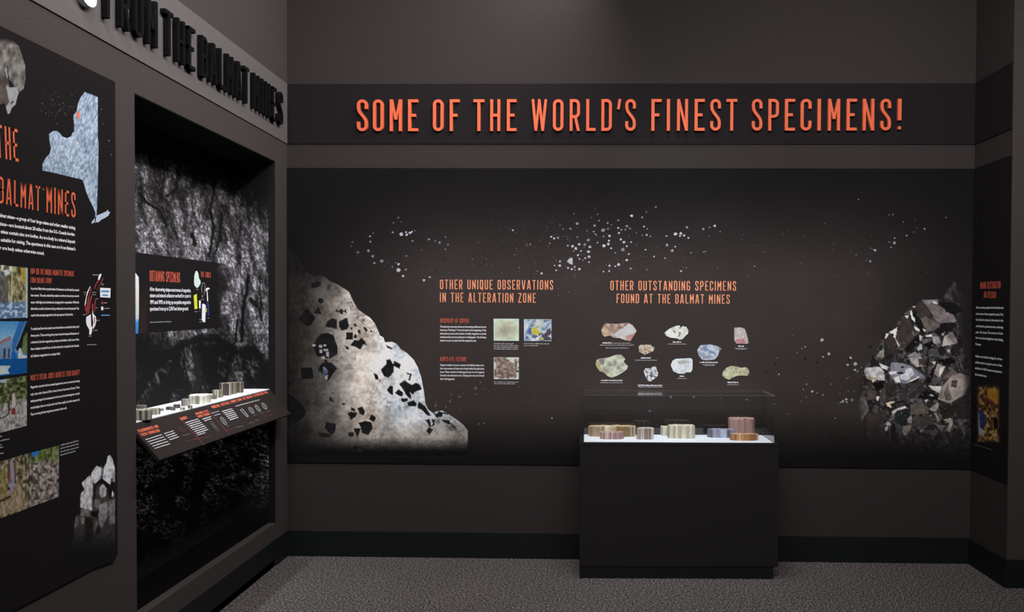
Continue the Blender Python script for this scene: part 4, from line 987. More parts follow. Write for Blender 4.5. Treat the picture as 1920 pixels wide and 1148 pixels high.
# photographs on the left panel
def ph1(X, Y):
    n = fbm(X / 4, Y / 9, 1, 4)
    c = grad([(.2, (58, 54, 40)), (.45, (120, 112, 78)), (.6, (164, 154, 108)), (.8, (206, 206, 180))], n)
    c = mix(c, (Y < 520) * ss(.45, .6, n) * (X < 22), (222, 236, 240), .9)
    c = mix(c, inpoly(X, Y, [(38, 503), (48, 504), (47, 530), (40, 528)]), (206, 186, 60), .6)
    c = mix(c, inpoly(X, Y, [(-60, 515), (8, 510), (15, 530), (16, 570), (-60, 575)]), (82, 84, 92), .7)
    c = mix(c, ss(562, 572, Y + 6 * (n - .5)), (90, 130, 180), .85)
    c = mix(c, ss(560, 570, Y) * ss(.5, .62, fbm(X / 5, Y / 4, 9, 4)), (206, 222, 238), .9)
    c = mix(c, (np.abs(X - 22) < .8) & (Y < 566) & (Y > 500), (205, 214, 190), .8)
    c = mix(c, ss(46, 49, X) * .8, (200, 225, 225), .9)
    return c
def ph2(X, Y):
    c = grad([(602, (74, 146, 206)), (640, (150, 196, 228)), (672, (70, 120, 170))], Y)
    n = fbm(X / 3, Y / 3, 3, 3)
    c = mix(c, inpoly(X, Y, [(-60, 650), (-10, 646), (20, 632), (22, 642), (24, 680), (-60, 690)]), (120, 150, 186), .9)
    c = mix(c, inpoly(X, Y, [(-60, 646), (0, 640), (18, 630), (22, 636), (0, 646), (-60, 655)]), (160, 116, 112), .9)
    c = mix(c, inpoly(X, Y, [(36, 602), (48, 602), (30, 650), (26, 660), (22, 655), (22, 640)]), (46, 110, 180), .95)
    c = mix(c, inpoly(X, Y, [(49, 604), (51, 604), (51, 640), (36, 660), (29, 655)]), (22, 24, 26), .95)
    c = mix(c, inpoly(X, Y, [(44, 632), (51, 622), (51, 665), (40, 660)]), (104, 124, 76), .9)
    c = mix(c, inpoly(X, Y, [(33, 674), (35, 655), (38, 652), (42, 665), (51, 668), (48, 674)]), (214, 222, 222), .95)
    c = mix(c, inpoly(X, Y, [(22, 660), (26, 656), (32, 668), (30, 674), (20, 672)]), (20, 100, 190), .9)
    c = mix(c, inpoly(X, Y, [(-60, 680), (10, 673), (51, 672), (51, 702), (-60, 712)]), (14, 86, 156), .95)
    c = mix(c, inpoly(X, Y, [(-60, 690), (0, 686), (20, 686), (14, 694), (18, 701), (-60, 708)]), (206, 220, 220), .95)
    for a_, b_ in ((6, 10), (15, 18)): c = mix(c, inpoly(X, Y, [(a_, 655), (b_, 652), (b_, 670), (a_, 674)]), (40, 48, 70), .8)
    return c * (1 + .2 * (n - .5))[..., None]
def ph3(X, Y):
    n = fbm(X / 5, Y / 5, 4, 4)
    c = grad([(.25, (36, 40, 24)), (.5, (92, 100, 62)), (.75, (150, 158, 120))], n)
    c = mix(c, (Y < 718) * (X < 12), (190, 215, 235), .8)
    g = grad([(.25, (110, 100, 88)), (.5, (164, 160, 158)), (.8, (206, 208, 212))], fbm(X / 3, Y / 6, 5, 4))
    m_ = ss(748, 758, Y + (X - 25) * .2 + 8 * (n - .5))[..., None]; c = c * (1 - m_) + g * m_
    c = mix(c, inpoly(X, Y, [(22, 740), (27, 736), (29, 750), (28, 764), (22, 766)]), (204, 196, 192), .95)
    c = mix(c, inpoly(X, Y, [(20, 776), (24, 764), (28, 766), (29, 777), (24, 778)]), (130, 46, 44), .9)
    c = mix(c, dist_line(X, Y, [(16, 752), (16.5, 776), (5, 784), (-20, 790)]) < 1.1, (28, 22, 24), .9)
    return c
def ph4(X, Y):
    n = fbm(X / 4, Y / 7, 6, 4)
    c = grad([(.25, (50, 44, 34)), (.5, (124, 114, 84)), (.75, (196, 188, 168))], n)
    c = mix(c, inpoly(X, Y, [(-70, 900), (10, 880), (14, 930), (-70, 950)]), (150, 136, 66), .5)
    c = mix(c, inpoly(X, Y, [(-70, 940), (14, 925), (35, 905), (53, 940), (53, 953), (-70, 990)]), (190, 170, 136), .5)
    c = mix(c, inpoly(X, Y, [(20, 862), (23, 860), (28, 905), (20, 930), (17, 905)]), (160, 164, 196), .8)
    c = mix(c, inpoly(X, Y, [(16, 885), (19, 880), (21, 905), (16, 905)]), (150, 70, 60), .7)
    for x_ in (16, 28): c = mix(c, (np.abs(X - x_ - (Y - 880) * .02) < 1.5) & (Y < 900), (100, 74, 54), .8)
    c = mix(c, dist_line(X, Y, [(-20, 948), (5, 938), (18, 932)]) < 2, (46, 34, 34), .8)
    return c
def ph5(X, Y):
    n = fbm(X / 4, Y / 5, 8, 4)
    c = grad([(.25, (54, 46, 42)), (.5, (140, 130, 122)), (.75, (198, 196, 190))], n)
    g = grad([(.25, (50, 62, 34)), (.5, (108, 124, 72)), (.8, (150, 160, 112))], fbm(X / 3, Y / 8, 9, 3))
    m_ = ss(876, 862, Y + (X - 60) * .15)[..., None]; c = c * (1 - m_) + g * m_
    c = mix(c, inpoly(X, Y, [(58, 850), (72, 845), (74, 850), (60, 858)]), (40, 128, 220), .95)
    c = mix(c, inpoly(X, Y, [(62, 893), (72, 905), (76, 908), (60, 908)]), (50, 44, 40), .7)
    return c
printed('photograph_print', PLp, (-60, 498, 51, 600), 1.1, ph1, lp, O, quad=[(-60, 490), (51.5, 502.5), (51.5, 596), (-60, 600)])
printed('photograph_print', PLp, (-60, 602, 51, 710), 1.1, ph2, lp, O, quad=[(-60, 602), (51, 603), (50.5, 699.5), (-60, 713)])
printed('photograph_print', PLp, (-60, 705, 51, 830), 1.1, ph3, lp, O, quad=[(-60, 722), (50.5, 704.5), (50, 798.5), (-60, 828)])
printed('photograph_print', PLp, (-70, 850, 54, 990), 1.1, ph4, lp, O, quad=[(-70, 886), (53.5, 850), (53.5, 953), (-70, 998)])
printed('photograph_print', PLp, (55, 836, 111, 952), 1.1, ph5, lp, O, quad=[(54.5, 850), (110.5, 835.5), (110, 932), (54.5, 952)])

# rock pictures: the pale one top left and the crystal spires bottom right
Q = lambda ox, oy, s, pts: [(ox + x / s, oy + y / s) for x, y in pts]
r1 = Q(0, 60, 6.757, [(-300,60),(30,80),(100,60),(240,180),(290,340),(315,420),(322,600),(298,720),(250,755),(225,800),(195,920),(150,960),(120,1035),(95,1040),(72,960),(60,900),(-60,940),(-300,900)])
def r1_fn(X, Y):
    n = fbm(X / 9, Y / 14, 14, 5); c = grad([(.2, (64, 60, 58)), (.5, (112, 108, 104)), (.8, (156, 154, 150))], n)
    c = mix(c, inpoly(X, Y, Q(0, 60, 6.757, [(75,680),(120,700),(215,700),(230,770),(195,920),(150,960),(120,1035),(95,1040),(72,950),(115,890)])), (176, 180, 184), .75)
    c = mix(c, inpoly(X, Y, Q(0, 60, 6.757, [(55,480),(85,430),(100,560),(85,590)])), (150, 156, 158), .8)
    c = mix(c, inpoly(X, Y, Q(0, 60, 6.757, [(110,600),(175,665),(170,705),(120,700)])), (28, 18, 22), .95)
    c = mix(c, inpoly(X, Y, Q(0, 60, 6.757, [(-300,600),(60,600),(110,880),(60,940),(-300,950)])), (74, 62, 56), .7)
    c = mix(c, inpoly(X, Y, Q(0, 60, 6.757, [(150,870),(180,880),(150,920),(125,900)])), (70, 60, 56), .8)
    c = mix(c, dist_line(X, Y, Q(0, 60, 6.757, [(90, 440), (110, 600), (120, 700)])) < 1.0, (34, 30, 30), .8)
    f = (1 - ss(84, 68, Y - X * .15))[..., None]
    return c * f + np.array((31, 29, 30.)) * (1 - f)
printed('rock_print', PLp, (-45, 68, 50, 215), 1.2, r1_fn, lp, O, outline=r1, label='pale grey rock picture at the top')
r2 = Q(110, 840, 4.992, [(62,1110),(80,960),(100,905),(125,880),(145,800),(135,765),(160,635),(195,630),(200,580),(195,500),(210,420),(235,390),(210,330),(285,258),(300,260),(320,200),(355,162),(372,180),(390,162),(415,185),(445,140),(455,80),(475,65),(495,85),(520,160),(528,200),(528,1040),(520,1060),(380,1110)])
r2f = [((168,172,180),[(445,140),(458,78),(480,65),(505,110),(528,200),(490,290),(480,345),(410,290),(420,190)]),((130,132,138),[(528,200),(528,318),(505,315),(495,260)]),((160,162,168),[(300,240),(355,165),(400,190),(398,280),(335,338),(300,290)]),((196,200,206),[(345,185),(358,170),(355,240),(345,250)]),
       ((110,110,114),[(395,165),(410,190),(405,270),(398,200)]),((150,150,152),[(210,330),(285,260),(320,290),(310,590),(200,560),(205,430),(240,390)]),((176,178,182),[(245,420),(290,400),(280,480),(240,500)]),((90,88,88),[(205,580),(290,570),(285,640),(205,640)]),
       ((22,20,22),[(335,345),(400,290),(480,345),(500,320),(528,330),(528,400),(500,480),(470,470),(450,380),(410,330),(350,360),(330,540),(325,400)]),((136,136,136),[(385,370),(415,335),(445,380),(440,450),(400,470),(380,440)]),((200,205,208),[(495,430),(505,400),(515,440),(500,465)]),
       ((90,86,82),[(335,480),(380,480),(380,570),(340,560)]),((104,104,104),[(385,530),(450,500),(460,560),(450,650),(400,755),(370,690),(375,600)]),((92,90,92),[(460,500),(528,480),(528,700),(480,730),(465,600)]),((20,18,20),[(300,600),(380,590),(360,650),(310,640)]),((84,84,78),[(140,765),(160,640),(180,680),(185,720)]),((100,100,88),[(205,650),(245,650),(235,720),(215,715)]),
       ((30,28,30),[(245,650),(320,660),(320,800),(300,900),(240,900),(240,740)]),((48,47,47),[(130,895),(220,800),(240,830),(235,930),(160,940)]),((80,80,78),[(320,760),(355,680),(365,720),(335,800)]),((30,28,28),[(370,720),(390,780),(360,820),(340,780)]),((56,55,55),[(380,800),(528,730),(528,900),(400,950)]),((42,41,42),[(80,960),(150,930),(300,960),(380,1000),(380,1110),(65,1110)])]
def r2_fn(X, Y):
    n = fbm(X / 4, Y / 6, 15, 4); c = np.zeros(X.shape + (3,)) + np.array((52, 50, 50.))
    for col, p in r2f: c[inpoly(X, Y, Q(110, 840, 4.992, p))] = col
    c = c * 1.4 * (1 + .9 * (n - .5))[..., None]
    f = (1 - ss(960, 1050, Y))[..., None] * (.35 + .65 * ss(122, 140, X))[..., None]
    return c * f + np.array((28, 27, 28.)) * (1 - f)
printed('rock_print', PLp, (122, 852, 216, 1063), 1.0, r2_fn, lp, O, outline=r2, label='pale crystal spires picture at the bottom')

# ------------------------------------------------------------------ niche in the left wall: rock mural, sill, text, shelf
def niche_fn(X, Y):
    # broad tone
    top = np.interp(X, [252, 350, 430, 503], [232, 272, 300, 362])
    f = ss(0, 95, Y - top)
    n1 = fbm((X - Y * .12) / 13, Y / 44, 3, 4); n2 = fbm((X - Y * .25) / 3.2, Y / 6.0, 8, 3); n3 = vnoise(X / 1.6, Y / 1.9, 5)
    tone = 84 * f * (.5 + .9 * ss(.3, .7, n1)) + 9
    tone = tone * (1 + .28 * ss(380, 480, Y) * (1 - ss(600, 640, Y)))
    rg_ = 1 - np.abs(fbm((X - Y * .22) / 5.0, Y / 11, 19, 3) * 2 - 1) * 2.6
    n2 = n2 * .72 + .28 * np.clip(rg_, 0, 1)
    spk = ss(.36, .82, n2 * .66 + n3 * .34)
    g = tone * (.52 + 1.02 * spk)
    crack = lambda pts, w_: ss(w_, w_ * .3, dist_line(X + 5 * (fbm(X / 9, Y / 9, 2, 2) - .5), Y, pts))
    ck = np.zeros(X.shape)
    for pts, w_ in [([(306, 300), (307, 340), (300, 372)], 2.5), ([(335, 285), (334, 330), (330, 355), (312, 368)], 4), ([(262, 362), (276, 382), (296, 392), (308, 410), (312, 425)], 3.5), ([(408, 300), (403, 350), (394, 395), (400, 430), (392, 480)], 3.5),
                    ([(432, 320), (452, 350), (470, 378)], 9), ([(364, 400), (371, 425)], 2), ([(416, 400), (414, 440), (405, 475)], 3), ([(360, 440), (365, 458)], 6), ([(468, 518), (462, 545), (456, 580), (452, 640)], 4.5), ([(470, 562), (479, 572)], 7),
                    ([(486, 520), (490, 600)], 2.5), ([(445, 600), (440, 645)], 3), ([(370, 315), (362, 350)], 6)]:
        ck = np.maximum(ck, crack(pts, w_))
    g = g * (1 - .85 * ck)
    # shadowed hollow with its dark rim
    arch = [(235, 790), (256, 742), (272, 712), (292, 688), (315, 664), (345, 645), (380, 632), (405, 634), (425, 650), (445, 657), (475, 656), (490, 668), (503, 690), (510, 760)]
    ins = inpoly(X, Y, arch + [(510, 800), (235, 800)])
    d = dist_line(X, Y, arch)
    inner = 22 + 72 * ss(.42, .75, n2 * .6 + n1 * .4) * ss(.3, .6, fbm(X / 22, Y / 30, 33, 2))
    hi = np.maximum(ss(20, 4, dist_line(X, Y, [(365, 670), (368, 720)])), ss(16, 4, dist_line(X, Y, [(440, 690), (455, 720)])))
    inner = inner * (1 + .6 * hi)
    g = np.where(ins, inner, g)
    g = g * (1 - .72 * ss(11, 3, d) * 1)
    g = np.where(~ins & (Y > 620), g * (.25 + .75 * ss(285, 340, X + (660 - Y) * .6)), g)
    # below the sloped rail: print lightened to offset the rail's shade
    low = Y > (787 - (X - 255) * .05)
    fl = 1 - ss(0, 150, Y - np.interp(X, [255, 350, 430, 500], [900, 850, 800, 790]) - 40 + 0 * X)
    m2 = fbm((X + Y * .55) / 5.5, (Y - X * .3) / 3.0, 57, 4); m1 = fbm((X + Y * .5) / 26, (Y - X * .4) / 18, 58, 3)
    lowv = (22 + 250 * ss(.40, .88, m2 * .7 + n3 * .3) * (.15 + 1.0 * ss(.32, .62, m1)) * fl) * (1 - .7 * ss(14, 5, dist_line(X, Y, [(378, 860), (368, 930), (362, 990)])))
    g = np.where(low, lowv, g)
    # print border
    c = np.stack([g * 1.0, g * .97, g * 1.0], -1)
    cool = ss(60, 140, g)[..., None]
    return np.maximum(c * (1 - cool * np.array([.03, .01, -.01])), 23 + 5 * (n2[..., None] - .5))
PNb = Plane((NXB, 0, 0), (0, 1, 0), (0, 0, 1))
ng = PNb.empty('niche_mural', 'rock face mural lining the recessed niche in the left wall', 'panel')
boxes('board', [(PN + .001, PF - .001, .0, .003, PZB + .001, PZT - .001)], M_black, ng)
def niche_quadbox(pl, u0, u1):
    # photo positions of the lining's corners
    q = []
    for u, z in ((u0, PZT), (u1, PZT), (u1, PZB), (u0, PZB)):
        P = pl.o + pl.u * u + pl.v * z; d_ = RM @ (P - EYE); q.append((CX + FPX * d_[0] / d_[1], CY - FPX * d_[2] / d_[1]))
    return q
qb = niche_quadbox(PNb, PN + .01, PF - .002)
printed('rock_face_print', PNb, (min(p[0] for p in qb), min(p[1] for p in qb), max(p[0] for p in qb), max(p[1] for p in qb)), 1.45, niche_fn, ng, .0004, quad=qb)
PNr = Plane((NXB, PF - .001, 0), (1, 0, 0), (0, 0, 1))
nr = PNr.empty('niche_return', 'rock-printed far end cheek of the recessed niche in the left wall', 'panel')
boxes('board', [(.001, XL - NXB - .001, -.0, .001, PZB + .001, PZT - .001)], M_black, nr)
qr = niche_quadbox(PNr, .001, XL - NXB - .04)
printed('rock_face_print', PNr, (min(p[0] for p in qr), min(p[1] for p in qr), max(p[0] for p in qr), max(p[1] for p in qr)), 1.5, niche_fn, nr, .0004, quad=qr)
structure(boxes('trim_2', [(NXB + .0, XL - .045, PN + .001, PF - .002, PZB, PZB + .004)], solid('sill_lining', (9, 9, 10), .9, .05, 60, spec=.03)))      # dark sill lining
structure(boxes('trim_3', [(NXB + .0, XL - .002, PN + .001, PF - .002, PZT - .004, PZT)], M_black))      # dark soffit lining

# obtaining specimens text on the rock mural
def obt_fn(X, Y):
    n = fbm(X / 6, Y / 10, 77, 3)
    base = np.zeros(X.shape + (3,)) + np.array((27, 25, 26.))
    r = niche_fn(X, Y); f = (ss(404, 428, X + 14 * (n - .5)))[..., None]
    base = mix(base, ss(13, 3, np.abs(X - 269 + (Y - 560) * .03)) * ss(500, 620, Y), (58, 42, 36), .6)
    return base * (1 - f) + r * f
printed('text_backing_print', PNb, (200, 470, 430, 640), 2, obt_fn, ng, .0010, quad=[(200, 466), (430, 496), (430, 613), (200, 630)])
printed('photo_sliver_print', PNb, (200, 505, 260, 626), 1.0, lambda X, Y: grad([(500, (214, 228, 240)), (570, (206, 204, 196)), (598, (190, 205, 220)), (606, (60, 140, 210)), (628, (50, 120, 190))], Y + 3 * vnoise(X / 3, Y / 5, 4)), ng, .0014,
        outline=[(200, 440), (255, 514), (259.5, 520), (260.5, 560), (259.8, 590), (258.5, 626), (200, 640)])
heading('heading_print', PNb, 'OBTAINING SPECIMENS', (280.5, 527.5), (337, 530), 20.5, ng, .0014, M_red)
heading('heading_print', PNb, 'THE TOOLS', (376, 519.5), (394.5, 520.8), 10, ng, .0014, M_red)
text_block('text_print', PNb, [
    P_('After discovering unique occurrences of magnetite,', 280.5, 545.5, 357.5, 548, 7.4),
    P_('miners and mineral collectors worked for a year in', 280.5, 557.5, 357.5, 558, 7.4),
    P_('1991 and 1992 to bring up exquisite magnetite', 280.5, 570, 357.5, 570, 7.4),
    P_('specimens from up to 2,500 feet below ground.', 280.5, 582.5, 353, 581.8, 7.4)], ng, .0014, M_white)
greek('caption_print', PNb, [((280.5, 605.5), (321, 604), 2)], ng, .0014, M_grey, 71)
TL = lambda *pts: [(350 + x / 9.18, 495 + y / 9.18) for x, y in pts]
flat_polys('tool_print', PNb, [TL((150,125),(175,122),(195,160),(208,250),(232,285),(238,330),(205,390),(180,415),(160,405),(130,370),(122,320),(128,200))], solid('tool_white', (206, 226, 216), .6, .1), ng, .0014, label='pale trowel-shaped tool picture')
flat_polys('tool_print', PNb, [TL((115,545),(170,515),(178,690),(182,770),(132,782),(122,650))], solid('tool_yellow', (214, 218, 50), .6, .05), ng, .0014, label='yellow bar-shaped tool picture')
flat_polys('tool_print', PNb, [TL((208,632),(238,632),(236,765),(210,765)), TL((262,690),(290,685),(325,712),(315,1005),(285,1003),(256,970)), TL((320,460),(325,430),(345,412),(375,408),(398,430),(370,440),(350,455),(335,478)), TL((340,475),(355,470),(365,640),(348,645))], M_white, ng, .0014, label='white handled tools and hammer head picture')
flat_polys('tool_print', PNb, [TL((348,645),(366,640),(380,885),(362,888))], solid('tool_blue', (50, 66, 150), .6, .05), ng, .0016, label='blue hammer handle picture')
flat_polys('tool_print', PNb, [TL((308,775),(340,765),(340,830),(310,835))], solid('tool_lime', (190, 206, 110), .6, .05), ng, .0016)
flat_polys('tool_print', PNb, [TL(*p) for p in [[(255,500),(248,420),(262,340),(268,342),(256,420),(262,498)], [(262,340),(285,315),(312,345),(305,350),(285,325),(268,345)], [(305,345),(318,380),(308,470),(298,540),(292,540),(302,460),(310,380)], [(258,540),(272,535),(275,575),(260,575)]]], M_grey, ng, .0014, label='thin looped tool picture')
greek('caption_print', PNb, [(TL((162,445))[0], TL((200,445))[0], 1.5), (TL((128,828))[0], TL((185,830))[0], 1.5), (TL((245,617))[0], TL((300,618))[0], 1.5), (TL((210,810))[0], TL((235,810))[0], 1.5), (TL((355,938))[0], TL((385,938))[0], 1.3), (TL((212,960))[0], TL((255,962))[0], 1.3), (TL((212,1003))[0], TL((265,1004))[0], 1.3)], ng, .0014, M_grey, 72)

# white shelf and sloped label rail
ZS = 1.036; XS = -1.832
sh = thing('specimen_shelf', ((NXB + XS) / 2, (PN + PF) / 2, ZS), 'bright white specimen shelf in the left wall niche, behind the sloped label rail', 'shelf')
w2 = (XS - NXB) / 2 - .002; l2 = (PF - PN) / 2 - .003
boxes('deck', [(-w2 + .003, w2, -l2, l2, -.012, 0)], M_deck, sh)
boxes('frame', [(-w2 + .01, w2 - .002, -l2, l2, -.045, -.0125)], M_black, sh)
XT, ZTp = -1.708, .890
slope = np.array([XT - XS, 0, ZTp - ZS + .003])
PLb = Plane((XS, 0, ZS - .003), (0, 1, 0), -slope)
rail = PLb.empty('label_rail', 'dark sloped label rail projecting from the left wall niche, printed with orange headings', 'sign')
LR = np.linalg.norm(slope)
boxes('board', [(PN + .004, PF - .004, 0.0, .014, -LR, 0)], solid('label_board', (40, 35, 34), .8, .06, 150, spec=.06), rail, bevel=.0012)
M_lab = solid('label_orange', (244, 124, 92), .6, .1, 200, spec=.1)
heading('heading_print', PLb, 'PSEUDOMORPHS AND', (261, 811.5), (298, 801.5), 6.0, rail, .0004, M_lab)
heading('heading_print', PLb, 'THEIR FORMATION', (266, 818.5), (300.5, 809.5), 6.0, rail, .0004, M_lab)
heading('heading_print', PLb, 'HABIT', (341, 788.5), (352.5, 784.7), 5.6, rail, .0004, M_lab)
heading('heading_print', PLb, 'MAGNETITE', (368.5, 778.3), (391.5, 772.6), 4.6, rail, .0004, M_lab)
heading('heading_print', PLb, 'TWIN FORMS', (371.5, 784.0), (394.5, 777.8), 4.6, rail, .0004, M_lab)
heading('heading_print', PLb, 'MINERAL CRYSTAL FORMS FROM THE BALMAT ALTERATION ZONE', (399, 766.3), (503, 737.3), 5.6, rail, .0004, M_lab)
K = lambda x, y: (250 + x / 8.833, 700 + y / 8.833)
K2 = lambda x, y: (380 + x / 8.829, 690 + y / 8.829)
greek('text_print', PLb, [(K(205 + 38 * i, 1108 + 36 * i), K(478 + 33 * i, 1020 + 38 * i), 1.5) for i in range(5)] + [(K(515 + 28 * i, 1008 + 34 * i), K(668 + 30 * i, 958 + 33 * i), 1.5) for i in range(4)], rail, .0004, M_white, 81)
greek('text_print', PLb, [(K(865 + 30 * i, 828 + 29 * i), K(1080 + 27 * i, 762 + 29 * i), 1.5) for i in range(7)] + [(K(1065, 1030), K(1195, 988), 1.5), (K(1150, 768), K(1290, 722), 1.5), (K(1185, 795), K(1300, 755), 1.5)], rail, .0004, M_white, 82)
greek('text_print', PLb, [(K2(325 + 25 * i, 728 + 28 * i), K2(495 + 20 * i, 680 + 28 * i), 1.5) for i in range(6)], rail, .0004, M_white, 83)
greek('text_print', PLb, [(K2(550, 643), K2(945, 535), 2.2), (K2(150, 757), K2(275, 722), 1.8), (K2(195, 795), K2(300, 765), 1.8)], rail, .0004, M_grey, 84)
greek('caption_print', PLb, [(K2(770, 920), K2(850, 905), 1.5), (K2(540, 990), K2(680, 965), 1.5), (K2(870, 875), K2(940, 865), 1.5), (K2(400, 975), K2(445, 960), 1.3), (K2(245, 1050), K2(285, 1035), 1.3), (K2(750, 825), K2(765, 822), 1.3), (K2(850, 795), K2(900, 780), 1.3), (K2(960, 760), K2(1025, 745), 1.3), (K2(1060, 735), K2(1125, 715), 1.3), (K(820, 1040), K(950, 1000), 1.3)], rail, .0004, M_dim, 85)
greek('caption_print', PLb, [(K2(1000, 805), K2(1170, 775), 1.2), (K2(415, 1030), K2(520, 1010), 1.4), (K(890, 1130), K(1290, 1045), 1.4)], rail, .0004, M_dimred, 86)
def thick_line(p, q, w_):
    p = np.array(p); q = np.array(q); d = q - p; d = d / np.linalg.norm(d); n = np.array([-d[1], d[0]]) * w_ / 2
    return [tuple(p - n), tuple(q - n), tuple(q + n), tuple(p + n)]
flat_polys('divider_print', PLb, [thick_line(K(745, 725), K(1130, 1148), .8), thick_line(K(1130, 1148), K(1180, 1195), .8)], M_dimred, rail, .0005)
flat_polys('divider_print', PLb, [thick_line(K2(60, 685), K2(430, 1080), .8)], M_dimred, rail, .0005)
def ring(cx_, cy_, L_, w_, ang, n=16, fill=False):
    o = []
    for k in range(n):
        t = 6.283 * k / n; x = L_ * math.cos(t); y = w_ * math.sin(t)
        o.append((cx_ + x * math.cos(ang) - y * math.sin(ang), cy_ + x * math.sin(ang) + y * math.cos(ang)))
    return o
def outline_ring(pts, w_):
    return [thick_line(p, q, w_) for p, q in zip(pts, pts[1:] + pts[:1])]
pol = []
for cx_, cy_, L_, w_ in ((345, 880, 80, 26), (805, 705, 62, 26), (910, 670, 66, 22), (1020, 635, 62, 26)):
    x, y = K2(cx_, cy_); pol += outline_ring(ring(x, y, L_ / 8.83, w_ / 8.83, math.radians(52), 12), .7); pol += [thick_line((x - 3, y - 4.5), (x + 3, y + 4.5), .5)]
pol += outline_ring([K2(*p) for p in ((622, 700), (655, 680), (755, 800), (735, 812))], .8)
flat_polys('crystal_drawing_print', PLb, pol, M_grey, rail, .0005, label='white line drawings of crystals')
pol = []
for cx_, cy_ in ((150, 915), (185, 960), (215, 990)):
    x, y = K2(cx_, cy_); pol += outline_ring(ring(x, y, 4, 2.2, math.radians(50), 8), .6)
flat_polys('crystal_drawing_print', PLb, pol, M_dim, rail, .0005)
x, y = K(805, 930)
flat_polys('small_picture_print', PLb, [ring(x, y, 9, 5, math.radians(15), 10)], solid('dim_maroon', (46, 26, 30), .6, .2, 300), rail, .0005)
# support arm below the rail
for y_ in (PN + .05, PF - .08): boxes('bracket', [(y_, y_ + .03, .0145, .05, -.12, -.02)], M_black, rail)

# ------------------------------------------------------------------ display case
cx0, cx1, cyf, cyb, ZD, ZGT = 0.0031, 1.0722, 4.1897, 4.497, .7617, 1.0295
dc = thing('display_case', ((cx0 + cx1) / 2, (cyf + cyb) / 2 - .02, 0), 'dark grey display plinth with white deck and clear acrylic cover before the back wall mural', 'display case')
cxm, cym = dc.location.x, dc.location.y
px0, px1, py0, py1 = -.020 - cxm, 1.095 - cxm, 4.162 - cym, 4.462 - cym
boxes('plinth_body', [(px0, px1, py0, py1, .068, ZD - .012)], M_case, dc, bevel=.002)
boxes('toe_kick', [(px0 + .004, px1 - .025, py0 + .004, py1 - .01, 0, .0675)], M_base, dc)
wr = .022
boxes('rim', [(px0, px1, py0, cyf - cym - .004, ZD - .0118, ZD + .002), (px0, cx0 - cxm - .003, cyf - cym - .004, py1, ZD - .0118, ZD + .002), (cx1 - cxm + .003, px1, cyf - cym - .004, py1, ZD - .0118, ZD + .002)], M_case, dc)
boxes('deck', [(cx0 - cxm, cx1 - cxm, cyf - cym, 4.460 - cym, ZD - .0118, ZD)], M_deck, dc)
gx0, gx1, gy0, gy1 = cx0 - cxm - .0025, cx1 - cxm + .0025, cyf - cym - .0035, 4.458 - cym
tk = .0045
gcov = boxes('acrylic_cover', [(gx0, gx1, gy0, gy1, ZGT - tk, ZGT)], M_glass, dc)
boxes('pane', [(gx0, gx1, gy0, gy0 + .003, ZD + .002, ZGT - tk)], M_glass, gcov)
boxes('pane', [(gx0, gx0 + .003, gy0 + .003, gy1 - .003, ZD + .002, ZGT - tk)], M_glass, gcov)
boxes('pane', [(gx1 - .003, gx1, gy0 + .003, gy1 - .003, ZD + .002, ZGT - tk)], M_glass, gcov)
boxes('pane', [(gx0, gx1, gy1 - .003, gy1, ZD + .002, ZGT - tk)], M_glass, gcov)
ed = solid('polished_edge', (98, 92, 90), .35, .3, 25, spec=.5)
boxes('polished_edge', [(gx0, gx1, gy0 - .0006, gy0, ZGT - .0022, ZGT + .0003)], ed, gcov)
boxes('polished_edge', [(gx0, gx1, gy1, gy1 + .0006, ZGT - .0035, ZGT + .0003)], ed, gcov)
boxes('polished_edge', [(gx1, gx1 + .0008, gy0, gy1, ZGT - .0036, ZGT + .0005)], M_edge_glint, gcov)

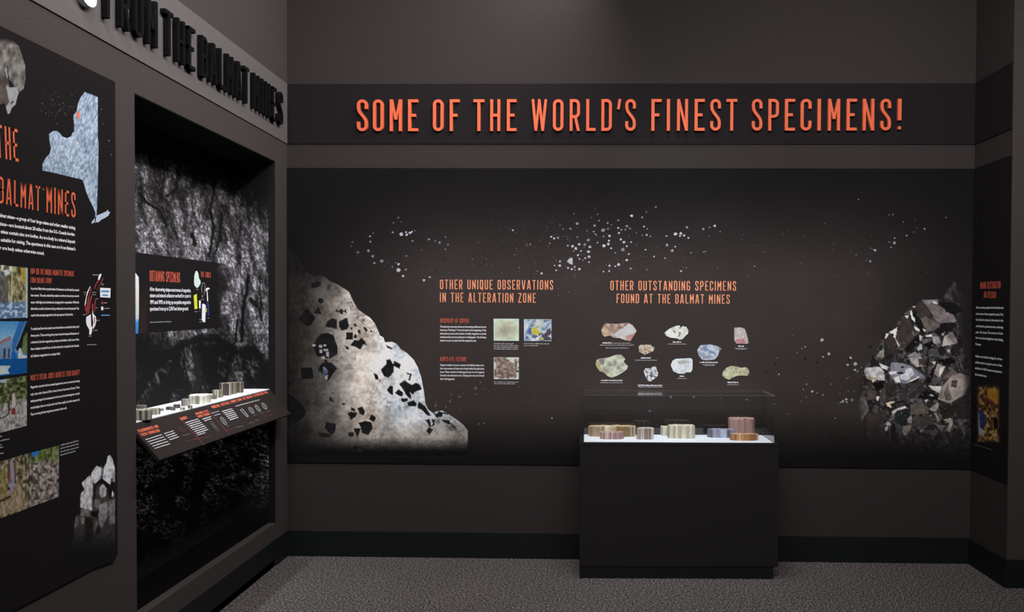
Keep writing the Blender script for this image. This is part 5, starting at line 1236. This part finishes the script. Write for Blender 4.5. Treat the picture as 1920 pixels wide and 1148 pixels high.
# ------------------------------------------------------------------ specimens
def to_z(px, py, z):
    d = ray(px, py); k = (z - 1.5) / d[2]; P = EYE + d * k; return P
def stone_mat(name='stone_side'):
    return print_mat('stone_surface', .6, .16, 170, .3)
def specimen(x0, x1, ybase, ytop, z, depth, cols, seed, name, label, cat='mineral', group=None, along='x', ztop=None, lobes=.10, rot=0.0):
    """a cut stone with fluted upright sides and a rough top; x0..x1 and ybase/ytop are its extents in the photo"""
    rg = random.Random(seed)
    P = to_z((x0 + x1) / 2, ybase, z)
    dd = RM @ (P - EYE)
    if along == 'x':
        rx = (x1 - x0) / 2 * (dd[1] + depth / 2) / FPX; ry = depth / 2
        cxw, cyw = P[0] * (dd[1] + ry) / dd[1], P[1] + ry
    else:
        rx = depth / 2; ry = (x1 - x0) / 2 * dd[1] / FPX * 1.0
        cxw, cyw = P[0] - depth * .1, P[1]
    h = (ybase - ytop) * dd[1] / FPX
    e = thing(name, (cxw, cyw, z), label, cat, group, rz=rot)
    n = 64; ph = [rg.uniform(0, 6.28) for _ in range(5)]
    V, inks = [], []
    rows = [(0.0, .97), (.012 / max(h, .012) * .1, 1.0), (.93, 1.0), (1.0, .955)]
    prof = []
    for k in range(n):
        t = 6.28318 * k / n
        c_, s_ = math.cos(t), math.sin(t)
        p = 3.2
        r = (abs(c_) ** p + abs(s_) ** p) ** (-1 / p)
        r *= 1 - lobes + lobes * (.5 * math.sin(2 * t + ph[0]) + .5 * math.sin(3 * t + ph[1])) + .018 * math.sin(11 * t + ph[2]) + rg.uniform(-.012, .012)
        prof.append((r * c_, r * s_))
    mxx = max(abs(p[0]) for p in prof); mxy = max(abs(p[1]) for p in prof)
    prof = [(p[0] / mxx * rx, p[1] / mxy * ry) for p in prof]
    cols = [tuple(1.06 * (.85 * v_ + .15 * sum(c_) / 3) for v_ in c_) for c_ in cols]
    tint = []
    for _ in range(n):
        k_ = rg.uniform(.80, 1.08); tint.append(tuple(v_ * k_ for v_ in cols[int(rg.random() * len(cols))]))
    for k in range(1, n):
        if rg.random() < .40: tint[k] = tint[k - 1]
    for f, sc_ in rows:
        for k in range(n):
            j = (1 + rg.uniform(-.03, .03)) if f == 1.0 else 1
            V.append((prof[k][0] * sc_, prof[k][1] * sc_, h * f * j * (1.0 if f else 0)))
            inks.append(lin(np.array(tint[k]) * rg.uniform(.94, 1.06)))
    base = len(V)
    for sc_ in (.65, .3):
        for k in range(n):
            V.append((prof[k][0] * sc_, prof[k][1] * sc_, h * (1.0 + rg.uniform(-.02, .02))))
            inks.append(lin(np.array(cols[int(rg.random() * len(cols))]) * rg.uniform(.95, 1.1)))
    V.append((0, 0, h)); inks.append(lin(np.array(cols[0])))
    F = []
    R = len(rows) + 2
    for i in range(R - 1):
        for k in range(n):
            k2 = (k + 1) % n
            F.append((i * n + k, i * n + k2, (i + 1) * n + k2, (i + 1) * n + k))
    for k in range(n): F.append(((R - 1) * n + k, (R - 1) * n + (k + 1) % n, len(V) - 1))
    F.append(tuple(reversed(range(n))))
    link_mesh('stone', V, F, stone_mat(), e, inks=np.array(inks))
    return e
br_ = [(168, 140, 92), (140, 116, 78), (190, 172, 140), (120, 104, 84), (176, 150, 120), (205, 196, 172), (150, 120, 70)]
gcase = 'stones on the white deck of the display case'
specimen(1103, 1194, 819.5, 800.2, ZD, .07, br_, 1, 'mineral_specimen', 'long yellow-brown banded stone slab at the left end of the white case deck', group=gcase, lobes=.05)
specimen(1125, 1170, 824.3, 811.2, ZD, .05, [(170, 132, 126), (150, 112, 108), (186, 160, 152), (140, 108, 104)], 2, 'mineral_specimen', 'low pink stone slab in front of the long yellow-brown stone', group=gcase)
specimen(1193.5, 1226, 824.6, 804.0, ZD, .06, [(172, 158, 148), (140, 124, 114), (196, 184, 172), (120, 104, 96), (214, 206, 196)], 3, 'mineral_specimen', 'grey-brown striped stone block between the pink slab and the large beige slab', group=gcase)
specimen(1238.5, 1262, 817.5, 800.8, ZD, .05, [(182, 180, 150), (160, 156, 128), (196, 196, 172)], 4, 'mineral_specimen', 'small green-grey stone peeking out behind the left end of the large beige slab', group=gcase)
specimen(1251.5, 1303.5, 822.8, 798.8, ZD, .07, [(186, 180, 154), (172, 166, 142), (196, 192, 168), (164, 158, 138)], 5, 'mineral_specimen', 'large pale beige stone slab in the middle of the white case deck', group=gcase, lobes=.04)
specimen(1326, 1381, 821.4, 806.2, ZD, .06, [(124, 124, 150), (104, 104, 126), (146, 146, 166), (92, 92, 112), (150, 158, 178)], 6, 'mineral_specimen', 'low blue-grey stone slab left of the tall pink stone', group=gcase)
specimen(1365, 1414, 820.0, 785.5, ZD, .07, [(176, 142, 132), (156, 122, 112), (190, 164, 150), (164, 128, 128), (146, 112, 104)], 7, 'mineral_specimen', 'tall pink-brown cylindrical stone at the right of the white case deck', group=gcase, lobes=.04)
specimen(1368.5, 1422.5, 826.8, 814.8, ZD, .045, [(178, 132, 82), (154, 104, 60), (196, 156, 104), (166, 96, 66), (204, 176, 140)], 8, 'mineral_specimen', 'low orange-brown stone slab in front of the tall pink stone', group=gcase)
gn = 'small stones on the white niche shelf'
gr_ = [(150, 144, 120), (110, 104, 90), (186, 182, 166), (84, 78, 70), (170, 166, 150), (60, 54, 48)]
dk_ = [(60, 48, 46), (40, 32, 32), (84, 72, 70), (100, 90, 84)]
ns = [(254, 283, 787, 768, .08, gr_, 'broad olive-grey striped stone at the near left end of the niche shelf'),
      (259, 274, 771, 760, .04, [(96, 86, 80), (70, 60, 56), (120, 108, 100)], 'small brown stone behind the broad olive stone at the near end of the shelf'),
      (281, 299, 777.5, 766, .05, gr_, 'low olive-grey stone just right of the broad near-end stone on the shelf'),
      (301.5, 306.5, 771, 766, .02, [(140, 136, 130), (100, 96, 90)], 'tiny grey stone right of the low olive stone on the niche shelf'),
      (314.5, 323.5, 768.8, 762.8, .03, dk_, 'small dark stone left of the tiny grey pair on the niche shelf'),
      (323.8, 328.2, 769.8, 764, .02, [(120, 110, 104), (84, 76, 72)], 'tiny brown stone between two small dark stones on the niche shelf'),
      (328, 336.8, 765.4, 758.6, .03, dk_, 'small black-brown block stone near the middle of the niche shelf'),
      (340, 346, 769, 764, .02, gr_, 'tiny olive stone near the front edge of the niche shelf'),
      (344, 357, 761.5, 748.2, .04, [(122, 116, 112), (96, 90, 86), (140, 134, 128)], 'upright grey stone left of the large white stone'),
      (355.2, 360, 766, 760.2, .02, gr_, 'tiny stone in front of the upright grey stone'),
      (357, 398.5, 756, 740.2, .09, [(206, 206, 190), (186, 184, 160), (222, 224, 214), (150, 142, 116), (214, 212, 202)], 'large cream-white stone slab in the middle of the niche shelf'),
      (398.5, 406.5, 748.5, 741.2, .03, [(120, 114, 104), (90, 84, 76)], 'tiny grey-brown stone right of the large cream-white slab'),
      (401, 419, 745.3, 731.5, .05, [(134, 128, 108), (30, 24, 22), (96, 88, 74), (160, 156, 140)], 'olive and black stone left of the tall striped stones'),
      (418.5, 431.5, 741.5, 718.5, .06, [(96, 84, 66), (206, 208, 204), (60, 50, 44), (130, 122, 100)], 'tall dark stone with a white stripe on the niche shelf'),
      (430, 441.5, 738.8, 717.5, .06, [(130, 124, 102), (160, 156, 136), (84, 74, 58)], 'tall olive stone between the white-striped and red-brown stones'),
      (440.5, 455.5, 736.2, 716.8, .06, [(126, 118, 98), (150, 144, 124), (92, 84, 70), (74, 46, 42)], 'tall brown stone at the far right end of the niche stones')]
for i, (x0, x1, yb, yt, dp, cols, lab) in enumerate(ns):
    specimen(x0, x1, yb, yt, ZS, dp, cols, 30 + i, 'mineral_specimen', lab, group=gn, along='y', lobes=.06)
